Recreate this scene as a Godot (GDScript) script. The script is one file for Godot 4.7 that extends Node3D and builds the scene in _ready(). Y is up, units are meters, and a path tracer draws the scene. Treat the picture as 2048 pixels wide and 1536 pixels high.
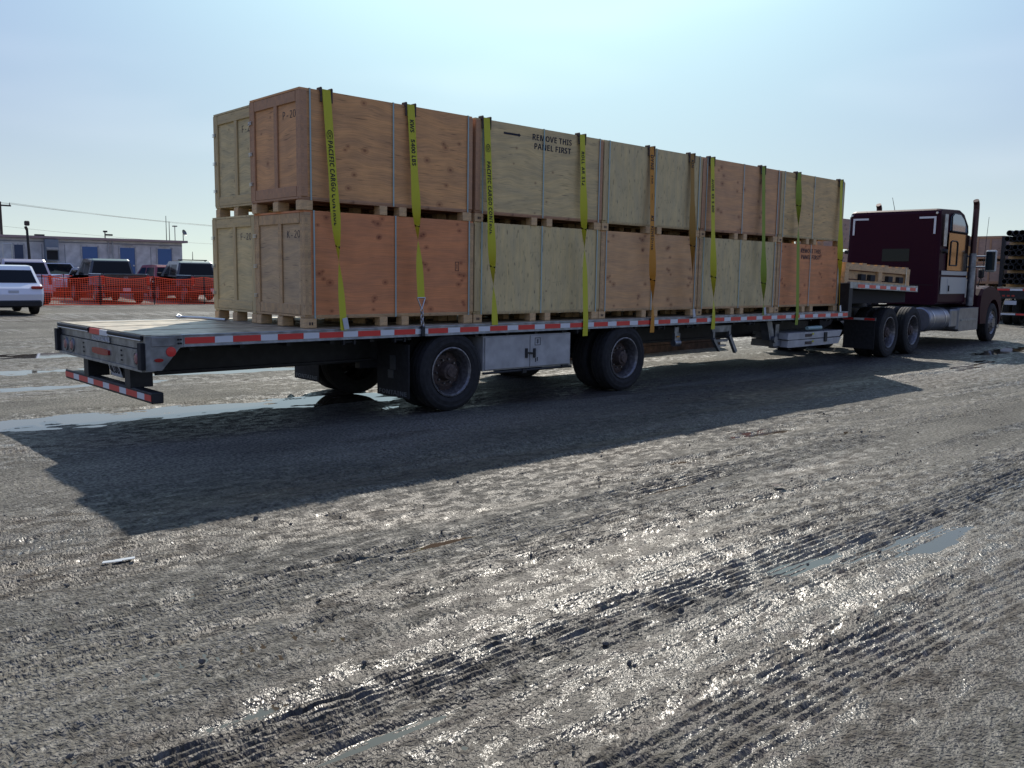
extends Node3D

const CAM_POS := Vector3(-2.8761, 1.5825, 7.8839)
const YAW := 0.7477
const PITCH := -0.1232
const ROLL := 0.015
const FOV := 47.33
const DECK := 1.0046          # height of the lower deck
const WIDE := 2.59            # width of the trailer
const SUN_DIR := Vector3(0.528, 0.655, -0.541)

var rng := RandomNumberGenerator.new()
var M := {}

# ------------------------------------------------------------------ mesh builder
class MB:
	var v := PackedVector3Array()
	var n := PackedVector3Array()
	var t := PackedVector2Array()
	var turn := false
	func tri(a: Vector3, b: Vector3, c: Vector3, na: Vector3, nb: Vector3, nc: Vector3, ua: Vector2, ub: Vector2, uc: Vector2) -> void:
		if (b - a).cross(c - a).dot(na + nb + nc) > 0.0:
			v.append(a); v.append(c); v.append(b)
			n.append(na); n.append(nc); n.append(nb)
			t.append(ua); t.append(uc); t.append(ub)
		else:
			v.append(a); v.append(b); v.append(c)
			n.append(na); n.append(nb); n.append(nc)
			t.append(ua); t.append(ub); t.append(uc)
	func uv(p: Vector3, nr: Vector3) -> Vector2:
		var r := Vector2(p.x, -p.y)
		if absf(nr.x) > absf(nr.y) and absf(nr.x) > absf(nr.z):
			r = Vector2(p.z, -p.y)
		elif absf(nr.y) > absf(nr.z):
			r = Vector2(p.x, p.z)
		return Vector2(r.y, r.x) if turn else r
	func flat(a: Vector3, b: Vector3, c: Vector3, out: Vector3) -> void:
		var nr := (b - a).cross(c - a).normalized()
		if nr.dot(out) < 0.0:
			nr = -nr
		tri(a, b, c, nr, nr, nr, uv(a, nr), uv(b, nr), uv(c, nr))
	func quad(a: Vector3, b: Vector3, c: Vector3, d: Vector3, out: Vector3) -> void:
		flat(a, b, c, out)
		flat(a, c, d, out)
	func box(c: Vector3, s: Vector3, b := Basis.IDENTITY) -> void:
		var h := s * 0.5
		for ax in 3:
			for sg: float in [-1.0, 1.0]:
				var u := Vector3.ZERO
				var p := Vector3.ZERO
				var q := Vector3.ZERO
				u[ax] = h[ax] * sg
				p[(ax + 1) % 3] = h[(ax + 1) % 3]
				q[(ax + 2) % 3] = h[(ax + 2) % 3]
				quad(c + b * (u - p - q), c + b * (u + p - q), c + b * (u + p + q), c + b * (u - p + q), b * (u / absf(h[ax])))
	func mm(lo: Vector3, hi: Vector3) -> void:
		box((lo + hi) * 0.5, hi - lo)
	# a box with its twelve edges cut at r
	func cham(c: Vector3, s: Vector3, r: float, b := Basis.IDENTITY) -> void:
		var h := s * 0.5
		for ax in 3:
			for sg: float in [-1.0, 1.0]:
				var j := (ax + 1) % 3
				var k := (ax + 2) % 3
				var u := Vector3.ZERO; u[ax] = h[ax] * sg
				var p := Vector3.ZERO; p[j] = h[j] - r
				var q := Vector3.ZERO; q[k] = h[k] - r
				quad(c + b * (u - p - q), c + b * (u + p - q), c + b * (u + p + q), c + b * (u - p + q), b * u)
				for s2: float in [-1.0, 1.0]:
					var e1 := Vector3.ZERO; e1[ax] = h[ax] * sg; e1[j] = (h[j] - r) * s2
					var e2 := Vector3.ZERO; e2[ax] = (h[ax] - r) * sg; e2[j] = h[j] * s2
					var kk := Vector3.ZERO; kk[k] = h[k] - r
					var nn := Vector3.ZERO; nn[ax] = sg; nn[j] = s2
					quad(c + b * (e1 - kk), c + b * (e1 + kk), c + b * (e2 + kk), c + b * (e2 - kk), b * nn)
		for sx: float in [-1.0, 1.0]:
			for sy: float in [-1.0, 1.0]:
				for sz: float in [-1.0, 1.0]:
					var g := Vector3(sx, sy, sz)
					flat(c + b * (g * (h - Vector3(0, r, r))), c + b * (g * (h - Vector3(r, 0, r))), c + b * (g * (h - Vector3(r, r, 0))), b * g)
	func cyl(p0: Vector3, p1: Vector3, r0: float, r1: float, seg := 16, caps := true) -> void:
		var ax := (p1 - p0).normalized()
		var e := ax.cross(Vector3.UP if absf(ax.y) < 0.9 else Vector3.RIGHT).normalized()
		var f := ax.cross(e)
		var ln := (p1 - p0).length()
		for i in seg:
			var a0 := TAU * i / seg
			var a1 := TAU * (i + 1) / seg
			var d0 := e * cos(a0) + f * sin(a0)
			var d1 := e * cos(a1) + f * sin(a1)
			tri(p0 + d0 * r0, p0 + d1 * r0, p1 + d1 * r1, d0, d1, d1, Vector2(a0 * r0, 0), Vector2(a1 * r0, 0), Vector2(a1 * r0, ln))
			tri(p0 + d0 * r0, p1 + d1 * r1, p1 + d0 * r1, d0, d1, d0, Vector2(a0 * r0, 0), Vector2(a1 * r0, ln), Vector2(a0 * r0, ln))
			if caps:
				if r0 > 0.0: flat(p0, p0 + d0 * r0, p0 + d1 * r0, -ax)
				if r1 > 0.0: flat(p1, p1 + d0 * r1, p1 + d1 * r1, ax)
	# profile of (distance along the axis, radius)
	func lathe(pr: Array, at: Vector3, ax: Vector3, seg := 32, smooth := true) -> void:
		var e := ax.cross(Vector3.UP if absf(ax.y) < 0.9 else Vector3.RIGHT).normalized()
		var f := ax.cross(e)
		for k in pr.size() - 1:
			var a: Vector2 = pr[k]
			var b: Vector2 = pr[k + 1]
			var dn := Vector2(-(b.y - a.y), b.x - a.x).normalized()   # axial, radial
			for i in seg:
				var a0 := TAU * i / seg
				var a1 := TAU * (i + 1) / seg
				var d0 := e * cos(a0) + f * sin(a0)
				var d1 := e * cos(a1) + f * sin(a1)
				var n0 := ax * dn.x + d0 * dn.y
				var n1 := ax * dn.x + d1 * dn.y
				if not smooth:
					n0 = (n0 + n1).normalized(); n1 = n0
				var p00 := at + ax * a.x + d0 * a.y
				var p01 := at + ax * a.x + d1 * a.y
				var p10 := at + ax * b.x + d0 * b.y
				var p11 := at + ax * b.x + d1 * b.y
				tri(p00, p01, p11, n0, n1, n1, Vector2(a0, a.x), Vector2(a1, a.x), Vector2(a1, b.x))
				tri(p00, p11, p10, n0, n1, n0, Vector2(a0, a.x), Vector2(a1, b.x), Vector2(a0, b.x))
	# a flat outline in (x, y), pushed from z0 to z1
	func prism(poly: PackedVector2Array, z0: float, z1: float, xf := Transform3D.IDENTITY) -> void:
		shell(poly, [[z0, 1.0], [z1, 1.0]], null, xf)
	# rings: [z, scale of the outline about its middle]; half: y -> factor on z
	func shell(poly: PackedVector2Array, rings: Array, half, xf := Transform3D.IDENTITY) -> void:
		var mid := Vector2.ZERO
		for p in poly: mid += p / poly.size()
		var ids := Geometry2D.triangulate_polygon(poly)
		var put := func(p: Vector2, r: Array) -> Vector3:
			var q: Vector2 = mid + (p - mid) * r[1]
			return xf * Vector3(q.x, q.y, r[0] * (half.call(p.y) if half != null else 1.0))
		for e in [[0, -1.0], [rings.size() - 1, 1.0]]:
			for k in range(0, ids.size(), 3):
				flat(put.call(poly[ids[k]], rings[e[0]]), put.call(poly[ids[k + 1]], rings[e[0]]), put.call(poly[ids[k + 2]], rings[e[0]]), xf.basis * Vector3(0, 0, e[1]))
		var turnsign := 1.0 if not Geometry2D.is_polygon_clockwise(poly) else -1.0
		for r in rings.size() - 1:
			for i in poly.size():
				var a := poly[i]
				var b := poly[(i + 1) % poly.size()]
				var o := Vector2(b.y - a.y, a.x - b.x) * turnsign
				quad(put.call(a, rings[r]), put.call(b, rings[r]), put.call(b, rings[r + 1]), put.call(a, rings[r + 1]), xf.basis * Vector3(o.x, o.y, 0))
	func tube(path: Array, r: float, seg := 8) -> void:
		for i in path.size() - 1:
			cyl(path[i], path[i + 1], r, r, seg, i == 0 or i == path.size() - 2)
	func mesh() -> ArrayMesh:
		var m := ArrayMesh.new()
		var a := []
		a.resize(Mesh.ARRAY_MAX)
		a[Mesh.ARRAY_VERTEX] = v
		a[Mesh.ARRAY_NORMAL] = n
		a[Mesh.ARRAY_TEX_UV] = t
		m.add_surface_from_arrays(Mesh.PRIMITIVE_TRIANGLES, a)
		return m

# ------------------------------------------------------------------ naming helpers
var used := {}
func numbered(called: String) -> String:
	used[called] = used.get(called, -1) + 1
	return called if used[called] == 0 else "%s_%03d" % [called, used[called]]

func tag(o: Node3D, label: String, category: String, group := "") -> Node3D:
	o.set_meta("label", label)
	o.set_meta("category", category)
	if group != "":
		o.set_meta("group", group)
	return o

func thing(called: String, label: String, category: String, at := Vector3.ZERO, turn := 0.0, group := "") -> Node3D:
	var o := Node3D.new()
	o.name = numbered(called)
	add_child(o)
	o.position = at
	o.rotation.y = turn
	tag(o, label, category, group)
	return o

# a part; its geometry is given in the axes of the world when «world» is on
func part(parent: Node3D, called: String, mb, mat: Material, world := false) -> MeshInstance3D:
	var o := MeshInstance3D.new()
	o.name = called
	o.mesh = mb.mesh() if mb is MB else mb
	o.material_override = mat
	parent.add_child(o, true)
	if world:
		o.position = -parent.position
	return o

func subnode(parent: Node3D, called: String, at: Vector3) -> Node3D:
	var o := Node3D.new()
	o.name = called
	parent.add_child(o, true)
	o.position = at
	return o

func solo(called: String, mb, mat: Material, label: String, category: String, group := "") -> MeshInstance3D:
	var o := MeshInstance3D.new()
	o.name = numbered(called)
	o.mesh = mb.mesh() if mb is MB else mb
	o.material_override = mat
	add_child(o)
	tag(o, label, category, group)
	return o

func struct(called: String, mesh: Mesh, mat: Material) -> MeshInstance3D:
	var o := MeshInstance3D.new()
	o.name = numbered(called)
	o.mesh = mesh
	if mat: o.material_override = mat
	add_child(o)
	o.set_meta("kind", "structure")
	return o

func lettering(parent: Node3D, called: String, words: String, high: float, xf: Transform3D, mat: Material, wide := 1.0, bold := true) -> MeshInstance3D:
	var tm := TextMesh.new()
	var f := SystemFont.new()
	f.font_names = PackedStringArray(["Droid Sans"])
	if bold: f.font_weight = 700
	tm.font = f
	tm.text = words
	tm.font_size = 32
	tm.pixel_size = high / 23.0
	tm.depth = 0.003
	tm.curve_step = 2.0
	var o := MeshInstance3D.new()
	o.name = called
	o.mesh = tm
	o.material_override = mat
	parent.add_child(o, true)
	o.transform = xf * Transform3D(Basis.from_scale(Vector3(wide, 1, 1)), Vector3.ZERO)
	return o

func bx(lo: Vector3, hi: Vector3) -> MB:
	var b := MB.new()
	b.mm(lo, hi)
	return b

# ------------------------------------------------------------------ materials
func lin(r: float, g: float, b: float) -> Color:
	return Color(r, g, b).linear_to_srgb()

func mat(c: Color, rough := 0.7, metal := 0.0, spec := 0.5) -> StandardMaterial3D:
	var m := StandardMaterial3D.new()
	m.albedo_color = c
	m.roughness = rough
	m.metallic = metal
	m.metallic_specular = spec
	return m

func noise(sd: int, freq: float, octaves := 4, kind := FastNoiseLite.TYPE_SIMPLEX_SMOOTH) -> FastNoiseLite:
	var f := FastNoiseLite.new()
	f.seed = sd
	f.noise_type = kind
	f.frequency = freq
	f.fractal_octaves = octaves
	f.fractal_type = FastNoiseLite.FRACTAL_FBM
	return f

func gray(sd: int, freq: float, w: int, h: int, W: int, H: int, octaves := 4) -> PackedByteArray:
	var im := noise(sd, freq, octaves).get_image(w, h)
	im.convert(Image.FORMAT_L8)
	if w != W or h != H:
		im.resize(W, H, Image.INTERPOLATE_CUBIC)
	return im.get_data()

# plywood face, 2.4 m by 1.2 m; knots: list of Vector3(x, y, radius) in pixels; kinds: 0 flowing grain, 1 straight, 2 upright pale streaks
func plywood(sd: int, kind: int, knots: Array) -> ImageTexture:
	var W := 1024
	var H := 512
	var fine := gray(sd, 0.22, 26, 512, W, H, 3) if kind < 2 else gray(sd, 0.22, 1024, 14, W, H, 3)
	var broad := gray(sd + 1, 0.02, 128, 512, W, H, 3) if kind < 2 else gray(sd + 1, 0.02, 1024, 90, W, H, 3)
	var warp := gray(sd + 2, 0.012, 256, 128, W, H, 2)
	var blot := gray(sd + 3, 0.03, 256, 128, W, H, 4)
	var dash := gray(sd + 4, 0.12, 512, 64, W, H, 2) if kind == 2 else gray(sd + 4, 0.1, 64, 512, W, H, 2)
	var out := PackedByteArray()
	out.resize(W * H * 3)
	var bend := 22.0 if kind == 0 else (9.0 if kind == 1 else 6.0)
	var deep := 0.16 if kind == 0 else (0.14 if kind == 1 else 0.10)
	for y in H:
		for x in W:
			var i := y * W + x
			var wv := (warp[i] - 128) / 128.0 * bend
			var j := i
			if kind < 2:
				j = clampi(y + int(wv), 0, H - 1) * W + x
			else:
				j = y * W + clampi(x + int(wv), 0, W - 1)
			var a := 0.92 + (fine[j] - 128) / 255.0 * deep + (broad[j] - 128) / 255.0 * (0.13 if kind == 0 else 0.08) + (blot[i] - 128) / 255.0 * 0.07
			var d := dash[i]
			if d > 186 and kind == 2: a -= (d - 186) * 0.005
			if d > 196 and kind == 0: a -= (d - 196) * 0.006
			var red := (broad[j] - 128) / 255.0 * 0.06
			var k := i * 3
			out[k] = clampi(int(255.0 * (a + red * 0.4)), 0, 255)
			out[k + 1] = clampi(int(255.0 * a), 0, 255)
			out[k + 2] = clampi(int(255.0 * (a - red)), 0, 255)
	# nail heads along the edges and the middle, a few scuffs
	var nr := RandomNumberGenerator.new()
	nr.seed = sd + 9
	for cx in [22, 508, 520, 1001]:
		for y in range(24, H - 10, 46):
			var px: int = cx + nr.randi_range(-3, 3)
			var py: int = y + nr.randi_range(-6, 6)
			for q in 4:
				var k2 := ((py + q / 2) * W + px + q % 2) * 3
				for ch in 3: out[k2 + ch] = int(out[k2 + ch] * 0.45)
	for i in 7:
		var sx := nr.randi_range(40, W - 120)
		var sy := nr.randi_range(20, H - 20)
		for q in nr.randi_range(15, 70):
			var k2 := (clampi(sy + int(q * 0.12 * (i % 3 - 1)), 0, H - 1) * W + sx + q) * 3
			for ch in 3: out[k2 + ch] = int(out[k2 + ch] * 0.72)
	for kn in knots:
		var r: float = kn.z
		for y in range(maxi(0, int(kn.y - r * 3)), mini(H, int(kn.y + r * 3))):
			for x in range(maxi(0, int(kn.x - r * 4)), mini(W, int(kn.x + r * 4))):
				var q := Vector2((x - kn.x) / 1.35, y - kn.y).length() / r
				var f := exp(-q * q * 1.1) * 0.42 + exp(-(q - 1.7) * (q - 1.7) * 5.0) * 0.10
				var k := (y * W + x) * 3
				out[k] = int(out[k] * (1.0 - f * 0.85))
				out[k + 1] = int(out[k + 1] * (1.0 - f))
				out[k + 2] = int(out[k + 2] * (1.0 - f))
	var im := Image.create_from_data(W, H, false, Image.FORMAT_RGB8, out)
	im.generate_mipmaps()
	return ImageTexture.create_from_image(im)

func knot_rows(sd: int, xs: Array, count: int, spread: float, rmin: float, rmax: float) -> Array:
	var r := RandomNumberGenerator.new()
	r.seed = sd
	var out := []
	for x in xs:
		for i in count:
			out.append(Vector3(x + r.randf_range(-spread, spread), r.randf_range(20, 490), r.randf_range(rmin, rmax)))
	return out

func grunge(sd: int, lo: float, hi: float, freq: float) -> NoiseTexture2D:
	var n := NoiseTexture2D.new()
	n.width = 512; n.height = 512
	n.seamless = true
	n.noise = noise(sd, freq, 5)
	var g := Gradient.new()
	g.set_color(0, Color(lo, lo, lo)); g.set_color(1, Color(hi, hi, hi))
	n.color_ramp = g
	return n

func dirty(m: StandardMaterial3D, sd: int, lo: float, scale: float, freq := 0.012) -> StandardMaterial3D:
	m.albedo_texture = grunge(sd, lo, 1.0, freq)
	m.uv1_triplanar = true
	m.uv1_scale = Vector3.ONE * scale
	return m

func materials() -> void:
	M.ply = [
		plywood(11, 0, knot_rows(3, [300, 660, 840], 4, 60, 5, 9) + knot_rows(4, [512], 4, 500, 3, 6)),
		plywood(23, 1, knot_rows(8, [130, 420, 700, 930], 9, 40, 4, 8)),
		plywood(37, 2, knot_rows(9, [500], 6, 480, 2, 4)),
		plywood(41, 0, knot_rows(12, [200, 400, 620], 3, 120, 3, 6)),
		plywood(53, 1, knot_rows(15, [250, 480, 760], 6, 50, 5, 9)),
	]
	var bt := NoiseTexture2D.new()
	bt.width = 512; bt.height = 512; bt.seamless = true
	bt.noise = noise(77, 0.03, 5)
	M.timber = mat(lin(0.58, 0.38, 0.19), 0.8)
	M.timber.albedo_texture = M.ply[3]
	M.timber.uv1_scale = Vector3(0.9, 0.9, 1)
	M.timber_red = mat(lin(0.50, 0.28, 0.15), 0.8)
	M.timber_red.albedo_texture = M.ply[4]
	M.timber_pale = mat(lin(0.60, 0.46, 0.23), 0.8)
	M.timber_pale.albedo_texture = M.ply[2]
	M.block = mat(lin(0.66, 0.44, 0.22), 0.8)
	M.block.albedo_texture = M.ply[3]
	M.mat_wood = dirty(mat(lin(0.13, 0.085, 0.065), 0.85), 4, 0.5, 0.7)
	M.aluminium = dirty(mat(lin(0.34, 0.36, 0.38), 0.42, 0.75), 5, 0.6, 0.8)
	M.deck = dirty(mat(lin(0.56, 0.46, 0.31), 0.45, 0.0), 6, 0.55, 0.7)
	M.rail = dirty(mat(lin(0.42, 0.45, 0.48), 0.38, 0.75), 7, 0.65, 0.9)
	M.black = dirty(mat(lin(0.016, 0.017, 0.018), 0.6), 8, 0.5, 1.2)
	M.rubber = dirty(mat(lin(0.022, 0.022, 0.023), 0.85), 9, 0.6, 2.0)
	M.mudrubber = dirty(mat(lin(0.024, 0.024, 0.024), 0.85), 10, 0.45, 1.6)
	M.rim = dirty(mat(lin(0.30, 0.29, 0.29), 0.4, 0.6), 12, 0.5, 2.5)
	M.rust = dirty(mat(lin(0.11, 0.075, 0.06), 0.75), 13, 0.5, 3.0)
	M.dark = mat(lin(0.008, 0.008, 0.009), 0.8)
	M.red = mat(lin(0.62, 0.035, 0.03), 0.32)
	M.white_tape = mat(lin(0.62, 0.64, 0.64), 0.4)
	M.red_lens = mat(lin(0.30, 0.012, 0.012), 0.15)
	M.grey_lens = mat(lin(0.25, 0.10, 0.10), 0.2)
	M.steel = mat(lin(0.45, 0.46, 0.47), 0.3, 0.85)
	M.white = dirty(mat(lin(0.44, 0.44, 0.42), 0.5), 14, 0.8, 0.6)
	M.bluegrey = mat(lin(0.16, 0.20, 0.26), 0.55)
	M.ink = mat(lin(0.012, 0.013, 0.022), 0.8)
	M.black_ink = mat(lin(0.01, 0.01, 0.01), 0.7)
	M.silver_ink = mat(lin(0.42, 0.44, 0.46), 0.5)
	M.band = mat(lin(0.30, 0.44, 0.42), 0.45)
	M.lime = mat(lin(0.47, 0.45, 0.015), 0.62)
	M.lime2 = mat(lin(0.21, 0.28, 0.016), 0.62)
	M.orange = mat(lin(0.50, 0.21, 0.012), 0.62)
	M.amber = mat(lin(0.30, 0.155, 0.015), 0.62)
	for k in ["lime", "lime2", "orange", "amber"]:
		M[k].backlight_enabled = true
		M[k].backlight = Color(0.12, 0.12, 0.05)
	M.maroon = mat(lin(0.030, 0.006, 0.013), 0.5, 0.0, 0.2)
	M.maroon_gloss = mat(lin(0.034, 0.007, 0.014), 0.25, 0.0, 0.5)
	M.polished = mat(lin(0.13, 0.10, 0.08), 0.10, 1.0)
	M.chrome = mat(lin(0.6, 0.6, 0.6), 0.14, 1.0)
	M.tank = dirty(mat(lin(0.30, 0.31, 0.33), 0.38, 0.7), 15, 0.8, 0.5)
	M.cream = mat(lin(0.40, 0.41, 0.38), 0.4, 0.0, 0.3)
	M.glass = mat(lin(0.008, 0.010, 0.012), 0.06, 0.0, 0.3)
	M.blue_glass = mat(lin(0.16, 0.24, 0.30), 0.06, 0.2, 0.9)
	M.mirror = mat(lin(0.012, 0.02, 0.024), 0.08)
	M.plate = mat(lin(0.45, 0.48, 0.5), 0.4)
	M.net = mat(lin(0.85, 0.11, 0.035), 0.6)
	M.net.backlight_enabled = true
	M.net.backlight = Color(0.4, 0.08, 0.03)
	M.pipe = mat(lin(0.014, 0.015, 0.016), 0.55)

# ------------------------------------------------------------------ the script
func _ready() -> void:
	rng.seed = 20240
	_camera_and_light()
	materials()
	_ground()
	_trailer()
	_crates()
	_straps()
	_tractor()
	_yard_left()
	_yard_right()
	_litter()

func view_basis() -> Array:
	var f := Vector3(sin(YAW) * cos(PITCH), sin(PITCH), -cos(YAW) * cos(PITCH))
	var r := Vector3(cos(YAW), 0, sin(YAW))
	var u := r.cross(f)
	return [r * cos(ROLL) + u * sin(ROLL), -r * sin(ROLL) + u * cos(ROLL), f]

func _camera_and_light() -> void:
	var cam := Camera3D.new()
	cam.name = "camera"
	var b := view_basis()
	cam.transform = Transform3D(Basis(b[0], b[1], -b[2]), CAM_POS)
	cam.fov = FOV
	cam.near = 0.05
	cam.far = 3000.0
	add_child(cam)
	cam.current = true

	var env := Environment.new()
	env.background_mode = Environment.BG_SKY
	env.tonemap_mode = Environment.TONE_MAPPER_LINEAR
	env.tonemap_exposure = 1.2
	env.sdfgi_enabled = true
	env.ssao_enabled = true
	env.ssil_enabled = true
	var sm := PanoramaSkyMaterial.new()
	sm.panorama = sky_image()
	var sky := Sky.new()
	sky.sky_material = sm
	env.sky = sky
	var we := WorldEnvironment.new()
	we.name = "world_environment"
	we.environment = env
	add_child(we)

	var sun := DirectionalLight3D.new()
	sun.name = "sun"
	sun.light_color = Color(1.0, 0.965, 0.915)
	sun.light_energy = 1.6
	sun.light_angular_distance = 0.53
	sun.shadow_enabled = true
	sun.look_at_from_position(SUN_DIR.normalized() * 50.0, Vector3.ZERO, Vector3.UP)
	add_child(sun)

# clear hazy air with a white glow round the sun and thin streaks of cloud low down
func sky_image() -> ImageTexture:
	var W := 768
	var H := 384
	var px := PackedFloat32Array()
	px.resize(W * H * 3)
	var s := SUN_DIR.normalized()
	var cl := noise(5, 1.0, 5)
	for y in H:
		var el := (0.5 - (y + 0.5) / H) * PI
		for x in W:
			# column 0 of a panorama looks along -z
			var az := (x + 0.5) / W * TAU
			var d := Vector3(sin(az) * cos(el), sin(el), -cos(az) * cos(el))
			var ang := rad_to_deg(acos(clampf(d.dot(s), -1.0, 1.0)))
			var e := maxf(d.y, 0.0)
			var low := exp(-rad_to_deg(asin(e)) / 8.0)
			var glow := exp((27.0 - ang) / 11.0) if ang > 27.0 else 1.0 + (27.0 - ang) * 0.06
			var inner := maxf(glow - 1.0, 0.0)
			var r := 0.175 + 0.46 * low + glow * 0.33 + inner * 0.10
			var g := 0.25 + 0.445 * low + glow * 0.50
			var b := 0.55 + 0.06 * low + glow * 0.34 + inner * 0.12
			var q := cl.get_noise_3d(d.x * 2.2, d.y * 16.0, d.z * 2.2)
			var wisp := clampf(q * 1.6 - 0.1, 0.0, 1.0) * smoothstep(0.02, 0.1, e) * (1.0 - smoothstep(0.2, 0.55, e)) * 0.05
			r += wisp * 0.9; g += wisp * 0.75; b += wisp * 0.6
			if d.y < 0.0:
				var m := smoothstep(0.0, -0.08, d.y)
				r = lerpf(r, 0.10, m); g = lerpf(g, 0.10, m); b = lerpf(b, 0.10, m)
			var i := (y * W + x) * 3
			px[i] = r; px[i + 1] = g; px[i + 2] = b
	return ImageTexture.create_from_image(Image.create_from_data(W, H, false, Image.FORMAT_RGBF, px.to_byte_array()))

# ------------------------------------------------------------------ the wet yard
# tracks: middle line z at x = 0, slope, half width, depth, tread (0 ribs, 1 lugs, 2 plain rut), from x, to x, waver
const TRACKS := [
	[3.30, 0.05, 0.13, 0.03, 0, -4.0, 16.0, 0.10],
	[2.86, 0.03, 0.14, 0.028, 0, -5.0, 14.0, 0.08],
	[2.02, 0.055, 0.15, 0.03, 0, -3.0, 18.0, 0.10],
	[1.35, 0.03, 0.14, 0.028, 0, 0.0, 20.0, 0.12],
	[4.40, 0.035, 0.12, 0.028, 0, -1.0, 10.0, 0.05],
	[5.12, 0.03, 0.12, 0.03, 0, -1.5, 9.0, 0.05],
	[6.05, 0.06, 0.10, 0.03, 0, -1.0, 14.0, 0.06],
	[3.84, 0.012, 0.16, 0.062, 0, -9.0, 6.0, 0.05],
	[4.18, 0.02, 0.12, 0.042, 0, -9.0, 3.0, 0.06],
	[3.62, -0.01, 0.13, 0.018, 1, -2.0, 14.0, 0.08],
	[4.62, 0.03, 0.18, 0.045, 1, -9.0, 5.0, 0.07],
	[4.98, 0.045, 0.16, 0.042, 1, -9.0, 7.0, 0.05],
	[5.30, 0.05, 0.15, 0.036, 0, -9.0, 12.0, 0.06],
	[5.58, 0.02, 0.13, 0.03, 0, -9.0, 9.0, 0.05],
	[5.86, 0.03, 0.20, 0.035, 1, -3.0, 8.0, 0.07],
	[6.30, 0.08, 0.18, 0.032, 0, -2.0, 20.0, 0.08],
	[6.75, 0.05, 0.2, 0.025, 1, -2.0, 18.0, 0.08],
	[2.55, 0.05, 0.16, 0.030, 1, -6.0, 16.0, 0.10],
	[3.05, 0.11, 0.14, 0.032, 0, -6.0, 9.0, 0.10],
	[1.75, 0.02, 0.22, 0.018, 0, -8.0, 20.0, 0.12],
	[0.9, 0.03, 0.25, 0.018, 1, -8.0, 20.0, 0.12],
	[2.2, 0.16, 0.2, 0.025, 1, 5.0, 16.0, 0.3],
	[1.2, -0.07, 0.22, 0.03, 0, 6.0, 25.0, 0.3],
	[-0.35, 0.0, 0.3, 0.022, 1, -9.0, 25.0, 0.06],
	[-2.25, 0.0, 0.3, 0.022, 1, -9.0, 25.0, 0.06],
	[-4.1, 0.05, 0.35, 0.03, 2, -9.0, 25.0, 0.2],
	[-5.8, 0.12, 0.35, 0.03, 2, -9.0, 25.0, 0.3],
	[-7.4, 0.06, 0.3, 0.03, 2, -9.0, 25.0, 0.3],
	[-10.4, 0.1, 0.5, 0.04, 2, -12.0, 35.0, 0.6],
	[-14.0, -0.04, 0.5, 0.04, 2, -12.0, 35.0, 0.6],
]
# dips that hold water: middle x, z, half length, half width, depth, lean
const DIPS := [
	[0.4, -2.05, 4.1, 0.52, 0.045, 0.10],
	[2.9, -1.75, 0.9, 0.42, 0.03, 0.0],
	[3.0, -0.75, 0.5, 0.16, 0.02, 0.0],
	[-0.6, -7.3, 3.2, 0.45, 0.042, 0.12],
	[0.0, -5.1, 2.6, 0.34, 0.038, 0.10],
	[3.4, -5.5, 1.6, 0.38, 0.04, 0.15],
	[2.2, -9.8, 3.5, 0.6, 0.04, 0.1],
	[4.0, 4.2, 0.55, 0.085, 0.036, 0.05],
	[2.45, 3.92, 0.42, 0.05, 0.03, 0.05],
	[3.3, 3.35, 0.5, 0.07, 0.024, 0.1],
	[5.3, 3.1, 0.6, 0.08, 0.024, 0.15],
	[0.28, 3.87, 0.36, 0.055, 0.04, 0.012],
	[-1.15, 5.5, 0.36, 0.05, 0.045, 0.03],
	[-1.6, 5.06, 0.3, 0.045, 0.042, 0.06],
	[2.6, 5.75, 0.7, 0.16, 0.034, 0.10],
	[1.6, 5.5, 0.35, 0.10, 0.032, 0.10],
	[9.0, -1.95, 0.5, 0.2, 0.034, 0.0],
	[10.7, -1.65, 0.35, 0.09, 0.034, 0.0],
	[11.5, -1.1, 0.6, 0.12, 0.034, 0.0],
	[8.9, -1.7, 0.4, 0.09, 0.03, 0.0],
	[7.9, -2.2, 0.5, 0.2, 0.03, 0.0],
	[15.5, 1.5, 2.5, 0.3, 0.03, -0.1],
	[20.0, 0.6, 3.0, 0.4, 0.03, -0.05],
]
const WATER := -0.021

func lines(mid: float, lo: float, hi: float, fine: float, k: float, near: float, far_k: float) -> PackedFloat32Array:
	var a := PackedFloat32Array()
	var up := PackedFloat32Array()
	var p := mid
	while p < hi:
		up.append(p)
		var d := p - mid
		p += maxf(fine, (k * d if d < near else far_k * d))
	up.append(hi)
	p = mid
	var down := PackedFloat32Array()
	while p > lo:
		var d := mid - p
		p -= maxf(fine * 1.5, 0.06 * d)
		down.append(p)
	for i in range(down.size() - 1, -1, -1): a.append(down[i])
	a.append_array(up)
	return a

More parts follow.
